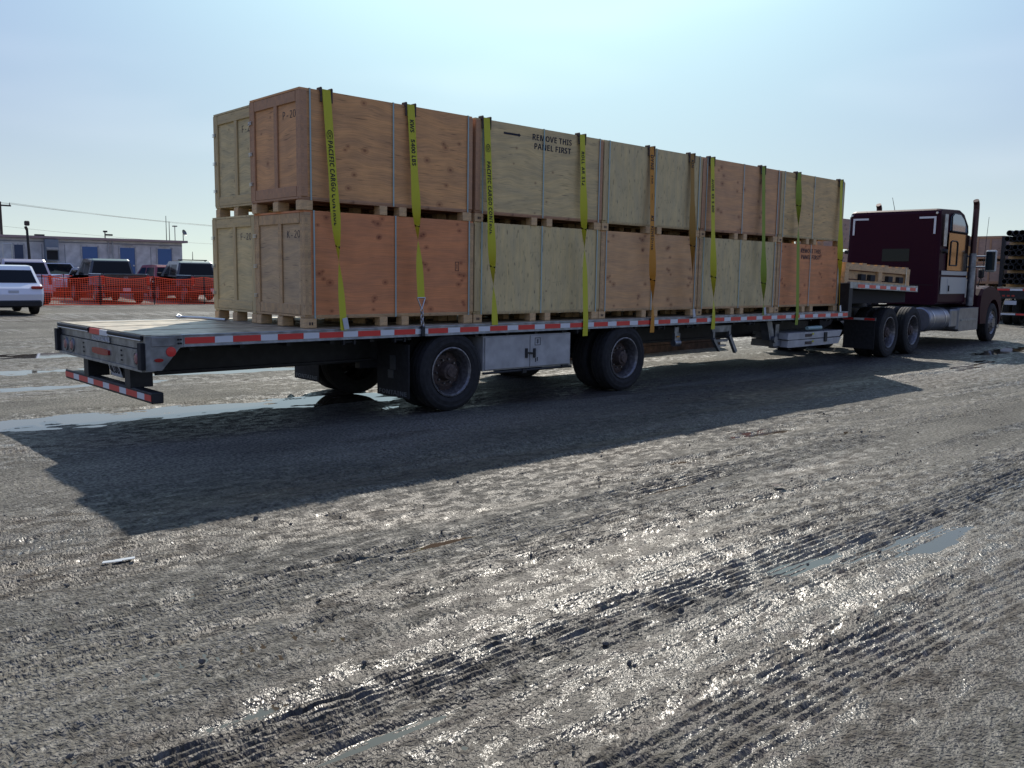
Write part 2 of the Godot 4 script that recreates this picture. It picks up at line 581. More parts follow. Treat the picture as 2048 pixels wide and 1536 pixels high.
func _ground() -> void:
	var xs := lines(-2.4, -600.0, 700.0, 0.017, 0.0055, 32.0, 0.04)
	var zq := lines(-7.1, -600.0, 700.0, 0.0105, 0.0042, 22.0, 0.03)   # runs away from the camera: z = -zq
	var nx := xs.size()
	var nz := zq.size()
	var n1 := noise(1, 0.35, 3)
	var n2 := noise(2, 2.4, 3)
	var n3 := noise(3, 13.0, 3)
	var n4 := noise(4, 0.12, 3)
	var n5 := noise(5, 1.0, 2)
	var n6 := noise(7, 30.0, 2)
	var nw := noise(6, 0.5, 2)
	var hs := PackedFloat32Array()
	hs.resize(nx * nz)
	var wet := PackedFloat32Array()
	wet.resize(nx * nz)
	var nt := TRACKS.size()
	var zc := PackedFloat32Array(); zc.resize(nt)
	var on := PackedByteArray(); on.resize(nt)
	for i in nx:
		var x := xs[i]
		for k in nt:
			var T: Array = TRACKS[k]
			zc[k] = T[0] + T[1] * x + T[7] * nw.get_noise_2d(x * 0.6, k * 37.0) + 0.012 * n2.get_noise_2d(x * 1.2, k * 11.0)
			on[k] = 1 if x > T[5] and x < T[6] else 0
		for j in nz:
			var z := -zq[j]
			var dist := absf(x + 2.9) + absf(z - 7.9)
			var fade := clampf(1.0 - (dist - 60.0) / 40.0, 0.0, 1.0)
			var a1 := n1.get_noise_2d(x * 0.6, z * 1.6)
			var h := a1 * 0.012 * fade
			var w := 0.0
			if dist < 70.0:
				var a2 := n2.get_noise_2d(x * 0.7, z)
				h += a2 * 0.006
				w = n4.get_noise_2d(x * 0.5, z * 2.0)
				if dist < 40.0:
					var a3 := n3.get_noise_2d(x, z)
					var lump := clampf(0.35 + 1.7 * n1.get_noise_2d(x * 0.8 - 30.0, z * 2.5), 0.06, 1.2)
					var sl := n4.get_noise_2d(x * 1.1 + 70.0, z * 9.0 - 0.3 * x) + 0.30 * smoothstep(0.0, 2.5, x) * smoothstep(4.2, 5.6, z) - 0.05
					var slick := smoothstep(0.10, 0.34, sl)
					w += slick * 0.45
					var keep := 1.0 - 0.85 * slick
					h += a3 * 0.0040 * lump * keep
					if dist < 30.0:
						var lines_here := clampf(n1.get_noise_2d(x * 0.4 + 90.0, z * 2.6) * 2.4 + 0.45, 0.0, 1.0)
						var zz := z - (0.03 + 0.01 * a1) * x
						h += lines_here * (0.0056 * n5.get_noise_2d(x * 0.3 + a1 * 1.5, zz * 13.0) + 0.0042 * n5.get_noise_2d(x * 0.5 + 17.0, zz * 31.0)) * (0.4 + 0.6 * keep)
						if dist < 16.0:
							h += 0.0030 * n6.get_noise_2d(x, z) * (0.45 + 0.5 * lump) * keep
				for k in nt:
					if on[k] == 0: continue
					var T: Array = TRACKS[k]
					var tt: float = (z - zc[k]) / T[2]
					if tt > 1.45 or tt < -1.45: continue
					var at := absf(tt)
					var patch := clampf(0.85 + 1.0 * n1.get_noise_2d(x * 0.8 + k * 50.0, k * 9.0), 0.5, 1.3)
					if at < 1.0:
						h -= T[3] * patch * (1.0 - at * at * at * at) * 0.23
						if T[4] == 0:
							h += 0.24 * T[3] * patch * (0.75 + n2.get_noise_2d(x * 2.0, z * 2.0)) * clampf(cos(tt * 23.0) * 1.8, -1.0, 0.8)
						elif T[4] == 1:
							var ph := sin(x * 128.0 + (7.0 if tt > 0.0 else -7.0) * at + k)
							h += 0.28 * T[3] * patch * (0.6 + n2.get_noise_2d(x * 3.0, z * 3.0)) * clampf(ph * 2.0 - 0.7, -1.0, 0.4) * smoothstep(0.12, 0.30, at)
						w += 0.12
					var e := (at - 1.08) / 0.2
					h += T[3] * patch * 0.17 * exp(-e * e) * (0.6 + 1.4 * maxf(n2.get_noise_2d(x * 2.5 + k * 13.0, k * 3.0), -0.3))
				for D in DIPS:
					var dx: float = (x - D[0]) / D[2]
					if dx > 1.7 or dx < -1.7: continue
					var dz: float = (z - D[1] - D[5] * (x - D[0])) / D[3]
					if dz > 1.8 or dz < -1.8: continue
					var q := dx * dx + dz * dz
					if q < 3.2:
						q += 0.9 * n2.get_noise_2d(x * 0.5 + 40.0, z * 1.3)
						var f := exp(-maxf(q, 0.0) * q * 0.9)
						var deep: float = 0.007 if D[3] > 0.3 else -0.002
						h = lerpf(h, h * 0.55 + WATER - deep, f)
						w += f * 0.45
			hs[i * nz + j] = h
			wet[i * nz + j] = w
	# vertices
	var vs := PackedVector3Array(); vs.resize(nx * nz)
	var ns := PackedVector3Array(); ns.resize(nx * nz)
	var uv := PackedVector2Array(); uv.resize(nx * nz)
	var cs := PackedColorArray(); cs.resize(nx * nz)
	var nb := noise(9, 0.9, 4)
	for i in nx:
		var i0 := maxi(i - 1, 0)
		var i1 := mini(i + 1, nx - 1)
		for j in nz:
			var k := i * nz + j
			var j0 := maxi(j - 1, 0)
			var j1 := mini(j + 1, nz - 1)
			var p := Vector3(xs[i], hs[k], -zq[j])
			vs[k] = p
			ns[k] = Vector3(-(hs[i1 * nz + j] - hs[i0 * nz + j]) / (xs[i1] - xs[i0]), 1.0, (hs[i * nz + j1] - hs[i * nz + j0]) / (zq[j1] - zq[j0])).normalized()
			uv[k] = Vector2(p.x, p.z)
			var q := nb.get_noise_2d(p.x * 0.4, p.z)
			var w0 := wet[k]
			var c := Color(0.158, 0.152, 0.132)
			c = c.lerp(Color(0.245, 0.234, 0.200), clampf(0.5 + q * 1.3, 0.0, 1.0))
			var br := clampf((wet[k] - 0.15) * 1.6 + q * 0.8, 0.0, 1.0)
			c = c.lerp(Color(0.160, 0.132, 0.106), br * 0.75)
			c = c.lerp(c * 0.55, smoothstep(-0.1, 0.6, w0))
			cs[k] = c
	# four finishes of the same mud, by how wet it is
	var ids := [PackedInt32Array(), PackedInt32Array(), PackedInt32Array(), PackedInt32Array()]
	var nf := noise(14, 9.0, 4)
	for i in nx - 1:
		for j in nz - 1:
			var k := i * nz + j
			var x := xs[i]
			var z := -zq[j]
			var w := wet[k] + nf.get_noise_2d(x * 0.5, z) * 0.95 - hs[k] * 5.0
			# the low right of the yard lies wetter, the left has dried
			w += 0.10 * smoothstep(-1.6, 2.0, x) * smoothstep(3.4, 6.2, z) - 0.08 * smoothstep(0.0, -2.0, x)
			var g := 0 if w < 0.14 else (1 if w < 0.46 else (2 if w < 1.02 else 3))
			var a: PackedInt32Array = ids[g]
			a.append(k); a.append(k + 1); a.append(k + nz + 1)
			a.append(k); a.append(k + nz + 1); a.append(k + nz)
			ids[g] = a
	var grit := NoiseTexture2D.new()
	grit.width = 1024; grit.height = 1024
	grit.seamless = true
	var gn := noise(31, 0.09, 5, FastNoiseLite.TYPE_SIMPLEX)
	gn.fractal_gain = 0.68
	grit.noise = gn
	var tint := NoiseTexture2D.new()
	tint.width = 1024; tint.height = 1024
	tint.seamless = true
	tint.noise = noise(32, 0.05, 5, FastNoiseLite.TYPE_SIMPLEX)
	var gr := Gradient.new()
	gr.set_color(0, Color(0.48, 0.48, 0.48)); gr.set_color(1, Color(1, 1, 1))
	tint.color_ramp = gr
	var am := ArrayMesh.new()
	var rough := [0.82, 0.68, 0.54, 0.36]
	for g in 4:
		var old: PackedInt32Array = ids[g]
		# keep only the vertices that this finish uses
		var remap := PackedInt32Array(); remap.resize(nx * nz); remap.fill(-1)
		var v2 := PackedVector3Array(); var n2b := PackedVector3Array(); var u2 := PackedVector2Array(); var c2 := PackedColorArray()
		for q in old.size():
			var k := old[q]
			if remap[k] < 0:
				remap[k] = v2.size()
				v2.append(vs[k]); n2b.append(ns[k]); u2.append(uv[k]); c2.append(cs[k])
			old[q] = remap[k]
		var arr := []
		arr.resize(Mesh.ARRAY_MAX)
		arr[Mesh.ARRAY_VERTEX] = v2
		arr[Mesh.ARRAY_NORMAL] = n2b
		arr[Mesh.ARRAY_TEX_UV] = u2
		arr[Mesh.ARRAY_COLOR] = c2
		arr[Mesh.ARRAY_INDEX] = old
		am.add_surface_from_arrays(Mesh.PRIMITIVE_TRIANGLES, arr)
		var m := mat(Color.WHITE, rough[g], 0.0, [0.26, 0.30, 0.36, 0.45][g])
		m.vertex_color_use_as_albedo = true
		m.albedo_texture = tint
		m.uv1_scale = Vector3(0.42, 0.42, 1)
		m.heightmap_enabled = true
		m.heightmap_texture = grit
		m.heightmap_scale = [1.5, 1.4, 1.1, 0.8][g]
		am.surface_set_material(g, m)
	struct("ground", am, null)
	var pl := PlaneMesh.new()
	pl.size = Vector2(60, 34)
	var w := struct("puddle_water", pl, mat(lin(0.05, 0.040, 0.028), 0.03, 0.0, 0.5))
	w.position = Vector3(20, WATER, -9.5)

# ------------------------------------------------------------------ wheels
# axis +z is the outside
func tyre(r: float, w: float, rim: float, seg := 44) -> MB:
	var b := MB.new()
	var h := w * 0.5
	var s := r - rim
	b.lathe([Vector2(-h * 0.75, rim), Vector2(-h, rim + s * 0.35), Vector2(-h * 0.96, rim + s * 0.75), Vector2(-h * 0.8, r - 0.008), Vector2(-h * 0.55, r), Vector2(-h * 0.5, r - 0.012), Vector2(-h * 0.42, r), Vector2(-h * 0.06, r), Vector2(0, r - 0.012), Vector2(h * 0.06, r), Vector2(h * 0.42, r), Vector2(h * 0.5, r - 0.012), Vector2(h * 0.55, r), Vector2(h * 0.8, r - 0.008), Vector2(h * 0.96, rim + s * 0.75), Vector2(h * 0.985, rim + s * 0.66), Vector2(h * 0.965, rim + s * 0.6), Vector2(h, rim + s * 0.35), Vector2(h * 0.9, rim + s * 0.12), Vector2(h * 0.75, rim)], Vector3.ZERO, Vector3(0, 0, 1), seg)
	return b

# a truck wheel: outer face at z = 0 of the node, axis along +z, dished disc set back by «dish»
func truck_wheel(parent: Node3D, at: Vector3, r: float, dual: bool, dish: float, flip := false, front := false) -> void:
	var w := subnode(parent, "wheel", at)
	if flip: w.rotation.y = PI
	var rim := r * 0.62
	var wd := 0.27
	var ty: ArrayMesh = tyre(r, wd, rim).mesh()
	var t1 := part(w, "tyre", ty, M.mudrubber)
	t1.position.z = -wd * 0.5
	if dual:
		var t2 := part(w, "tyre", ty, M.mudrubber)
		t2.position.z = -wd * 1.5 - 0.08
	var b := MB.new()
	if front:
		b.lathe([Vector2(-0.035, rim), Vector2(-0.01, rim - 0.012), Vector2(-0.03, rim - 0.03), Vector2(-0.05, rim - 0.05), Vector2(-0.03, rim * 0.7), Vector2(0.01, rim * 0.5), Vector2(0.03, rim * 0.42), Vector2(0.03, 0.0)], Vector3.ZERO, Vector3(0, 0, 1), 40)
	else:
		b.lathe([Vector2(-0.045, rim), Vector2(-0.012, rim + 0.006), Vector2(-0.008, rim - 0.008), Vector2(-0.03, rim - 0.024), Vector2(-dish * 0.6, rim - 0.045), Vector2(-dish, rim - 0.055), Vector2(-dish - 0.012, rim * 0.8)], Vector3.ZERO, Vector3(0, 0, 1), 40)
	part(w, "rim", b, M.rim)
	if not front:
		var d := MB.new()
		d.lathe([Vector2(-dish - 0.012, rim * 0.8), Vector2(-dish + 0.012, rim * 0.62), Vector2(-dish + 0.012, rim * 0.40)], Vector3.ZERO, Vector3(0, 0, 1), 32)
		part(w, "disc", d, M.rust)
		var hub := MB.new()
		hub.lathe([Vector2(-dish, rim * 0.41), Vector2(-dish + 0.05, rim * 0.36), Vector2(-dish + 0.11, rim * 0.32), Vector2(-dish + 0.115, rim * 0.22), Vector2(-dish + 0.135, rim * 0.2), Vector2(-dish + 0.135, 0.0)], Vector3.ZERO, Vector3(0, 0, 1), 24)
		part(w, "hub", hub, M.rust)
	var nuts := MB.new()
	var nh := 5 if not front else 10
	for i in nh:
		var a := TAU * (i + 0.3) / nh
		var hr := rim * 0.71
		var z0 := -dish + 0.0 if not front else -0.034
		var hole := MB.new()
		hole.cyl(Vector3(cos(a) * hr, sin(a) * hr, z0 - 0.03), Vector3(cos(a) * hr, sin(a) * hr, z0 + 0.008), 0.031 if not front else 0.024, 0.031 if not front else 0.024, 14)
		part(w, "hand_hole", hole, M.dark)
	for i in 10:
		var a := TAU * (i + 0.1) / 10
		var nr := rim * 0.5 if not front else rim * 0.47
		var z0 := -dish + 0.012 if not front else 0.012
		nuts.cyl(Vector3(cos(a) * nr, sin(a) * nr, z0 - 0.01), Vector3(cos(a) * nr, sin(a) * nr, z0 + 0.03), 0.014, 0.012, 6)
	part(w, "wheel_nuts", nuts, M.rim).set_meta("kind", "stuff")

# ------------------------------------------------------------------ the step-deck trailer
func tape_row(parent: Node3D, x0: float, x1: float, y0: float, y1: float, z: float, drop := 0.0) -> void:
	var x := x0
	var red := true
	var m := {}
	while x < x1 - 0.03:
		var l := minf(0.284 if red else 0.1795, x1 - x)
		var o := MeshInstance3D.new()
		var key := "%d %d" % [int(red), int(l * 1000)]
		if not m.has(key):
			var b := MB.new()
			b.box(Vector3(l * 0.5, 0, 0), Vector3(l - 0.002, y1 - y0, 0.004))
			m[key] = b.mesh()
		o.name = "reflective_strip"
		o.mesh = m[key]
		o.material_override = M.red if red else M.white_tape
		parent.add_child(o, true)
		o.position = Vector3(x, (y0 + y1) * 0.5 - drop * (x - x0), z) - parent.position
		o.rotation.z = -atan(drop)
		x += l
		red = not red

func _trailer() -> void:
	var base := Vector3(6.5, 0, -WIDE * 0.5)
	var t := thing("flatbed_trailer", "long silver step-deck flatbed trailer with muddy wheels and red and white tape along its edge", "trailer", base)
	var X1 := 13.09
	# deck planks run lengthwise; the outermost belongs to the rail
	var count := 10
	var pw := (WIDE - 0.12) / count
	for i in count:
		var b := MB.new()
		var z := -0.06 - pw * (i + 0.5)
		b.cham(Vector3(X1 * 0.5 + 0.03, DECK - 0.0155 - 0.002 * (i % 3), z), Vector3(X1 - 0.06, 0.03, pw - 0.014), 0.004)
		part(t, "deck_plank", b, M.deck, true)
	part(t, "deck_underlay", bx(Vector3(0.06, DECK - 0.06, -WIDE + 0.07), Vector3(X1 - 0.02, DECK - 0.034, -0.07)), M.black, true)
	for s in 2:
		var z := -0.03 if s == 0 else -WIDE + 0.03
		var b := MB.new()
		b.cham(Vector3(X1 * 0.5 + 0.17, DECK - 0.008, z), Vector3(X1 - 0.34, 0.016, 0.058), 0.004)
		b.cham(Vector3(X1 * 0.5 + 0.17, 0.945, z), Vector3(X1 - 0.34, 0.11, 0.05), 0.006)
		b.cham(Vector3(X1 * 0.5 + 0.17, 0.896, z), Vector3(X1 - 0.34, 0.016, 0.062), 0.004)
		part(t, "side_rail", b, M.rail, true)
	tape_row(t, 0.357, X1 - 0.02, 0.918, 0.976, -0.0035)
	tape_row(t, 0.357, X1 - 0.02, 0.918, 0.976, -WIDE + 0.0035)
	# cross members and main beams
	for i in 26:
		var b := MB.new()
		b.box(Vector3(0.45 + i * 0.495, 0.895, -WIDE * 0.5), Vector3(0.05, 0.09, WIDE - 0.14))
		part(t, "cross_member", b, M.black, true)
	for z in [-0.74, -1.85]:
		var b := MB.new()
		b.box(Vector3(6.65, 0.845, z), Vector3(12.6, 0.02, 0.14))
		b.box(Vector3(6.65, 0.70, z), Vector3(12.6, 0.28, 0.02))
		b.box(Vector3(6.65, 0.59, z), Vector3(12.6, 0.02, 0.14))
		part(t, "main_beam", b, M.black, true)
	# rear end: two pressed panels, lip, corner plates
	part(t, "rear_panel", bx(Vector3(0.0, 0.70, -WIDE + 0.08), Vector3(0.05, 0.868, -0.08)), M.aluminium, true)
	part(t, "rear_panel", bx(Vector3(0.015, 0.876, -WIDE + 0.08), Vector3(0.05, 0.962, -0.08)), M.aluminium, true)
	part(t, "rear_sill", bx(Vector3(-0.012, 0.672, -WIDE + 0.08), Vector3(0.1, 0.698, -0.08)), M.rail, true)
	for s in [[-0.08, -0.95], [-1.52, -WIDE + 0.06]]:
		var b := MB.new()
		b.cyl(Vector3(0.0, 0.982, s[0]), Vector3(0.0, 0.982, s[1]), 0.018, 0.018, 12)
		part(t, "rear_roller", b, M.black, true)
		var c := MB.new()
		c.cyl(Vector3(-0.004, 0.955, s[0] - 0.01), Vector3(-0.004, 0.955, s[1] + 0.01), 0.009, 0.009, 10)
		part(t, "rear_rod", c, M.steel, true)
	part(t, "rear_edge", bx(Vector3(0.02, 0.965, -WIDE + 0.05), Vector3(0.075, DECK + 0.002, -0.05)), M.deck, true)
	part(t, "reflective_strip", bx(Vector3(-0.004, 0.942, -1.50), Vector3(0.014, 0.995, -1.20)), M.red, true)
	part(t, "reflective_strip", bx(Vector3(-0.004, 0.942, -1.199), Vector3(0.014, 0.995, -0.97)), M.white_tape, true)
	part(t, "name_plate", bx(Vector3(0.006, 0.878, -1.43), Vector3(0.0145, 0.936, -0.95)), M.rail, true)
	var turn_back := Basis(Vector3(0, 0, 1), Vector3(0, 1, 0), Vector3(-1, 0, 0))
	var tx := lettering(t, "maker_lettering", "FONTAINE", 0.044, Transform3D(turn_back, Vector3(0.004, 0.907, -1.19) - base), M.silver_ink, 1.7)
	tx.set_meta("label", "raised silver lettering on the rear panel")
	for z in [-2.29, -2.08, -0.21]:
		var l := MB.new()
		l.lathe([Vector2(0.0, 0.075), Vector2(0.012, 0.072), Vector2(0.012, 0.055)], Vector3(0.0, 0.785, z), Vector3(-1, 0, 0), 24)
		var lamp := part(t, "tail_light", l, M.aluminium, true)
		var d := MB.new()
		d.lathe([Vector2(0.004, 0.056), Vector2(0.016, 0.04), Vector2(0.02, 0.0)], Vector3(0.0, 0.785, z), Vector3(-1, 0, 0), 24)
		part(lamp, "lens", d, M.grey_lens)
	var ov := MB.new()
	var op := PackedVector2Array()
	for i in 24:
		var a := TAU * i / 24
		op.append(Vector2(clampf(cos(a) * 0.32, -0.235, 0.235), sin(a) * 0.034))
	ov.prism(op, 0.0, 0.02, Transform3D(turn_back, Vector3(0.001, 0.785, -1.16)))
	part(t, "marker_light", ov, M.red_lens, true)
	for z in [-1.72, -0.62]:
		for k in 3:
			part(t, "bolt", bx(Vector3(-0.006, 0.735 + k * 0.045, z), Vector3(0.002, 0.75 + k * 0.045, z + 0.03)), M.dark, true)
	for s in 2:
		var zz := 0.0 if s == 0 else -WIDE
		var sg := 1.0 if s == 0 else -1.0
		var b := MB.new()
		b.box(Vector3(-0.012, 0.815, zz - sg * 0.06), Vector3(0.05, 0.24, 0.085))
		part(t, "rubber_bumper", b, M.rubber, true)
		var pr := MB.new()
		pr.prism(PackedVector2Array([Vector2(0.0, 0.685), Vector2(0.14, 0.685), Vector2(0.31, 0.885), Vector2(0.34, 0.89), Vector2(0.34, 1.0), Vector2(0.0, 1.0)]), zz - sg * 0.04, zz)
		part(t, "corner_plate", pr, M.aluminium, true)
		var p2 := MB.new()
		p2.cham(Vector3(0.16, 0.945, zz), Vector3(0.22, 0.085, 0.014), 0.004)
		part(t, "stake_plate", p2, M.aluminium, true)
		for k in 4:
			var bo := MB.new()
			bo.cyl(Vector3(0.295 + 0.022 * (k % 2), 0.925 + 0.035 * (k / 2), zz - 0.01), Vector3(0.295 + 0.022 * (k % 2), 0.925 + 0.035 * (k / 2), zz + sg * 0.012), 0.009, 0.009, 8)
			part(t, "bolt", bo, M.dark, true)
		var rf := MB.new()
		rf.lathe([Vector2(0.0, 0.046), Vector2(0.009, 0.044), Vector2(0.012, 0.0)], Vector3(0.226, 0.852, zz), Vector3(0, 0, sg), 24)
		part(t, "round_reflector", rf, M.red, true)
		var om := MB.new()
		var oq := PackedVector2Array()
		for i in 18:
			oq.append(Vector2(cos(TAU * i / 18) * 0.04, sin(TAU * i / 18) * 0.017))
		om.prism(oq, minf(0, sg * 0.014), maxf(0, sg * 0.014), Transform3D(Basis.IDENTITY, Vector3(0.112, 0.781, zz)))
		part(t, "marker_light", om, M.red_lens, true)
	# rear guard
	for z in [-1.76, -0.565]:
		part(t, "guard_post", bx(Vector3(0.03, 0.485, z - 0.07), Vector3(0.24, 0.675, z + 0.07)), M.black, true)
	var gb := MB.new()
	gb.cham(Vector3(0.09, 0.44, -1.24), Vector3(0.11, 0.1, 2.5), 0.008)
	var guard := part(t, "guard_bar", gb, M.black, true)
	var gz := -2.48
	var red := true
	while gz < -0.02:
		var l := 0.285 if red else 0.18
		l = minf(l, 0.0 - gz)
		part(guard, "reflective_strip", bx(Vector3(0.031, 0.412, gz), Vector3(0.0345, 0.468, gz + l - 0.002)), M.red if red else M.white_tape)
		gz += l
		red = not red
	var lp := MB.new()
	lp.box(Vector3(0.10, 0.605, -1.105), Vector3(0.006, 0.15, 0.3), Basis(Vector3.BACK, 0.3))
	part(t, "license_plate", lp, M.plate, true)
	lettering(t, "plate_lettering", "4LUD", 0.075, Transform3D(Basis(Vector3.BACK, 0.3) * turn_back, Vector3(0.096, 0.60, -1.105) - base), M.ink, 1.0)
	part(t, "plate_bracket", bx(Vector3(0.12, 0.53, -1.30), Vector3(0.2, 0.66, -0.93)), M.black, true)
	# axles, wheels, mud flaps
	for x in [3.5, 6.6]:
		var b := MB.new()
		b.cyl(Vector3(x, 0.45, -0.3), Vector3(x, 0.45, -WIDE + 0.3), 0.07, 0.07, 14)
		part(t, "axle", b, M.black, true)
		for z in [-0.78, -1.81]:
			var h := MB.new()
			h.box(Vector3(x - 0.35, 0.53, z), Vector3(0.9, 0.09, 0.1))
			h.cyl(Vector3(x + 0.35, 0.42, z), Vector3(x + 0.35, 0.62, z), 0.13, 0.13, 14)
			part(t, "suspension_arm", h, M.black, true)
		truck_wheel(t, Vector3(x, 0.458, -0.01) - base, 0.462, true, 0.15)
		truck_wheel(t, Vector3(x, 0.458, -WIDE + 0.01) - base, 0.462, true, 0.15, true)
	for z in [-0.33, -2.27]:
		for x in [2.88, 7.22]:
			if x > 5.0: continue
			var f := part(t, "mud_flap", bx(Vector3(x, 0.19, z - 0.31), Vector3(x + 0.012, 0.80, z + 0.31)), M.rubber, true)
			lettering(f, "flap_lettering", "FONTAINE", 0.05, Transform3D(turn_back, Vector3(x - 0.001, 0.235, z)), mat(lin(0.10, 0.11, 0.12), 0.6), 1.6)
			part(f, "flap_emblem", bx(Vector3(x - 0.004, 0.5, z - 0.05), Vector3(x, 0.66, z + 0.06)), mat(lin(0.05, 0.055, 0.06), 0.6))
			part(f, "flap_emblem", bx(Vector3(x - 0.004, 0.40, z - 0.09), Vector3(x, 0.494, z + 0.02)), mat(lin(0.05, 0.055, 0.06), 0.6))
	# white tool box between the axles
	var tb := bx(Vector3(4.0, 0.43, -0.60), Vector3(5.52, 0.85, -0.055))
	var box := part(t, "tool_box", tb, M.white, true)
	for k in 2:
		var a := 4.02 if k == 0 else 4.775
		var b := 4.765 if k == 0 else 5.50
		var dm := MB.new()
		dm.cham(Vector3((a + b) * 0.5, 0.64, -0.045), Vector3(b - a, 0.395, 0.02), 0.006)
		part(box, "door", dm, M.white)
	for c in [[4.70, 0.62], [4.84, 0.615]]:
		var l := MB.new()
		l.cham(Vector3(c[0], c[1], -0.028), Vector3(0.035, 0.12, 0.03), 0.006)
		l.box(Vector3(c[0] + (0.03 if c[0] < 4.77 else -0.03), c[1], -0.03), Vector3(0.09, 0.02, 0.02))
		part(box, "latch", l, M.black)
	var st := MB.new()
	for e in [[4.85, 4.95, 0.71, 0.717], [4.85, 4.95, 0.80, 0.807], [4.85, 4.857, 0.71, 0.807], [4.943, 4.95, 0.71, 0.807], [4.88, 4.92, 0.745, 0.755], [4.88, 4.92, 0.77, 0.78], [4.896, 4.904, 0.73, 0.79]]:
		st.mm(Vector3(e[0], e[2], -0.036), Vector3(e[1], e[3], -0.0325))
	part(box, "sticker", st, M.ink)
	var ar := MB.new()
	ar.mm(Vector3(4.86, 0.50, -0.036), Vector3(4.875, 0.55, -0.0325))
	ar.mm(Vector3(4.89, 0.51, -0.036), Vector3(4.905, 0.56, -0.0325))
	part(box, "sticker", ar, M.ink)
	var tbar := MB.new()
	tbar.cyl(Vector3(3.99, 0.405, -0.04), Vector3(5.53, 0.405, -0.04), 0.016, 0.016, 10)
	tbar.box(Vector3(4.66, 0.40, -0.03), Vector3(0.07, 0.05, 0.04))
	tbar.box(Vector3(5.40, 0.42, -0.03), Vector3(0.12, 0.03, 0.03))
	part(box, "lock_bar", tbar, M.black)
	for x in [4.05, 5.47]:
		part(box, "hanger", bx(Vector3(x - 0.03, 0.85, -0.5), Vector3(x + 0.03, 0.9, -0.1)), M.black)
	# strap winches under the rail
	for x in [2.05, 2.7, 5.62, 7.35, 8.05, 9.75, 11.2, 12.3]:
		var w := MB.new()
		w.box(Vector3(x, 0.865, -0.05), Vector3(0.02, 0.06, 0.06))
		w.box(Vector3(x + 0.13, 0.865, -0.05), Vector3(0.02, 0.06, 0.06))
		w.cyl(Vector3(x - 0.02, 0.862, -0.05), Vector3(x + 0.16, 0.862, -0.05), 0.016, 0.016, 10)
		part(t, "strap_winch", w, M.black, true)
	var hang := MB.new()
	hang.box(Vector3(7.88, 0.75, -0.1), Vector3(0.1, 0.22, 0.012))
	hang.cyl(Vector3(7.81, 0.61, -0.1), Vector3(7.95, 0.61, -0.1), 0.05, 0.05, 14)
	hang.box(Vector3(7.88, 0.70, -0.1), Vector3(0.13, 0.12, 0.05))
	part(t, "chain_hanger", hang, M.aluminium, true)
	part(t, "orange_marker", bx(Vector3(7.85, 0.70, -0.072), Vector3(7.91, 0.72, -0.06)), M.orange, true)
	# fold-out step frame
	var sf := MB.new()
	sf.box(Vector3(9.08, 0.79, -0.12), Vector3(0.52, 0.1, 0.03))
	for x in [8.86, 9.3]:
		sf.box(Vector3(x, 0.69, -0.12), Vector3(0.05, 0.14, 0.05))
	sf.box(Vector3(8.93, 0.54, -0.1), Vector3(0.05, 0.26, 0.05), Basis(Vector3.BACK, 0.75))
	sf.box(Vector3(9.38, 0.54, -0.1), Vector3(0.06, 0.34, 0.05), Basis(Vector3.BACK, 0.62))
	sf.box(Vector3(9.08, 0.60, -0.12), Vector3(0.34, 0.04, 0.05))
	sf.box(Vector3(9.1, 0.52, -0.12), Vector3(0.22, 0.03, 0.05))
	part(t, "folding_step", sf, M.aluminium, true)
	# landing leg and its crank gear
	var lg := MB.new()
	lg.box(Vector3(10.66, 0.72, -0.25), Vector3(0.15, 0.34, 0.15), Basis(Vector3.BACK, 0.35))
	lg.box(Vector3(10.9, 0.60, -0.25), Vector3(0.12, 0.42, 0.12))
	lg.cyl(Vector3(10.75, 0.55, -0.17), Vector3(10.75, 0.55, -0.12), 0.06, 0.06, 12)
	lg.box(Vector3(10.85, 0.48, -0.18), Vector3(0.25, 0.1, 0.06))
	part(t, "landing_leg", lg, M.aluminium, true)
	var lg2 := MB.new()
	lg2.box(Vector3(10.9, 0.60, -2.3), Vector3(0.13, 0.42, 0.13))
	lg2.box(Vector3(10.9, 0.40, -2.3), Vector3(0.25, 0.03, 0.25))
	part(t, "landing_leg", lg2, M.aluminium, true)
	# long white dunnage boxes under the front of the deck
	for k in 2:
		var y0 := 0.40 if k == 0 else 0.535
		var y1 := 0.525 if k == 0 else 0.655
		var b := MB.new()
		b.prism(PackedVector2Array([Vector2(10.97, y0 + 0.012), Vector2(11.02, y0), Vector2(12.82 + k * 0.04, y0 + 0.01), Vector2(12.92 + k * 0.03, y1), Vector2(11.0, y1)]), -0.75, -0.03)
		var lb := part(t, "long_box", b, M.white, true)
		part(lb, "handle", bx(Vector3(11.58, y0 + 0.04, -0.03), Vector3(11.80, y0 + 0.09, -0.018)), M.rust)
		part(lb, "label_tag", bx(Vector3(11.83, y0 + 0.07, -0.03), Vector3(11.88, y0 + 0.10, -0.022)), M.lime)
	var rl := MB.new()
	rl.cyl(Vector3(11.75, 0.72, -0.1), Vector3(12.25, 0.72, -0.1), 0.035, 0.035, 12)
	part(t, "strap_roll", rl, M.band, true)
	var vb := MB.new()
	vb.box(Vector3(12.3, 0.55, -0.02), Vector3(0.09, 0.17, 0.025))
	part(t, "box_buckle", vb, M.black, true)
	# step up to the front deck
	part(t, "step_riser", bx(Vector3(X1, 0.90, -WIDE + 0.02), Vector3(X1 + 0.06, 1.50, -0.3)), M.black, true)
	part(t, "step_corner", bx(Vector3(X1 - 0.005, 0.895, -0.22), Vector3(X1 + 0.14, 1.53, -0.01)), M.black, true)
	var neck := MB.new()
	neck.prism(PackedVector2Array([Vector2(X1 + 0.06, 0.60), Vector2(13.6, 0.72), Vector2(14.0, 1.16), Vector2(16.0, 1.16), Vector2(16.05, 1.38), Vector2(X1 + 0.06, 1.42)]), -2.0, -0.6)
	part(t, "gooseneck", neck, M.dark, true)
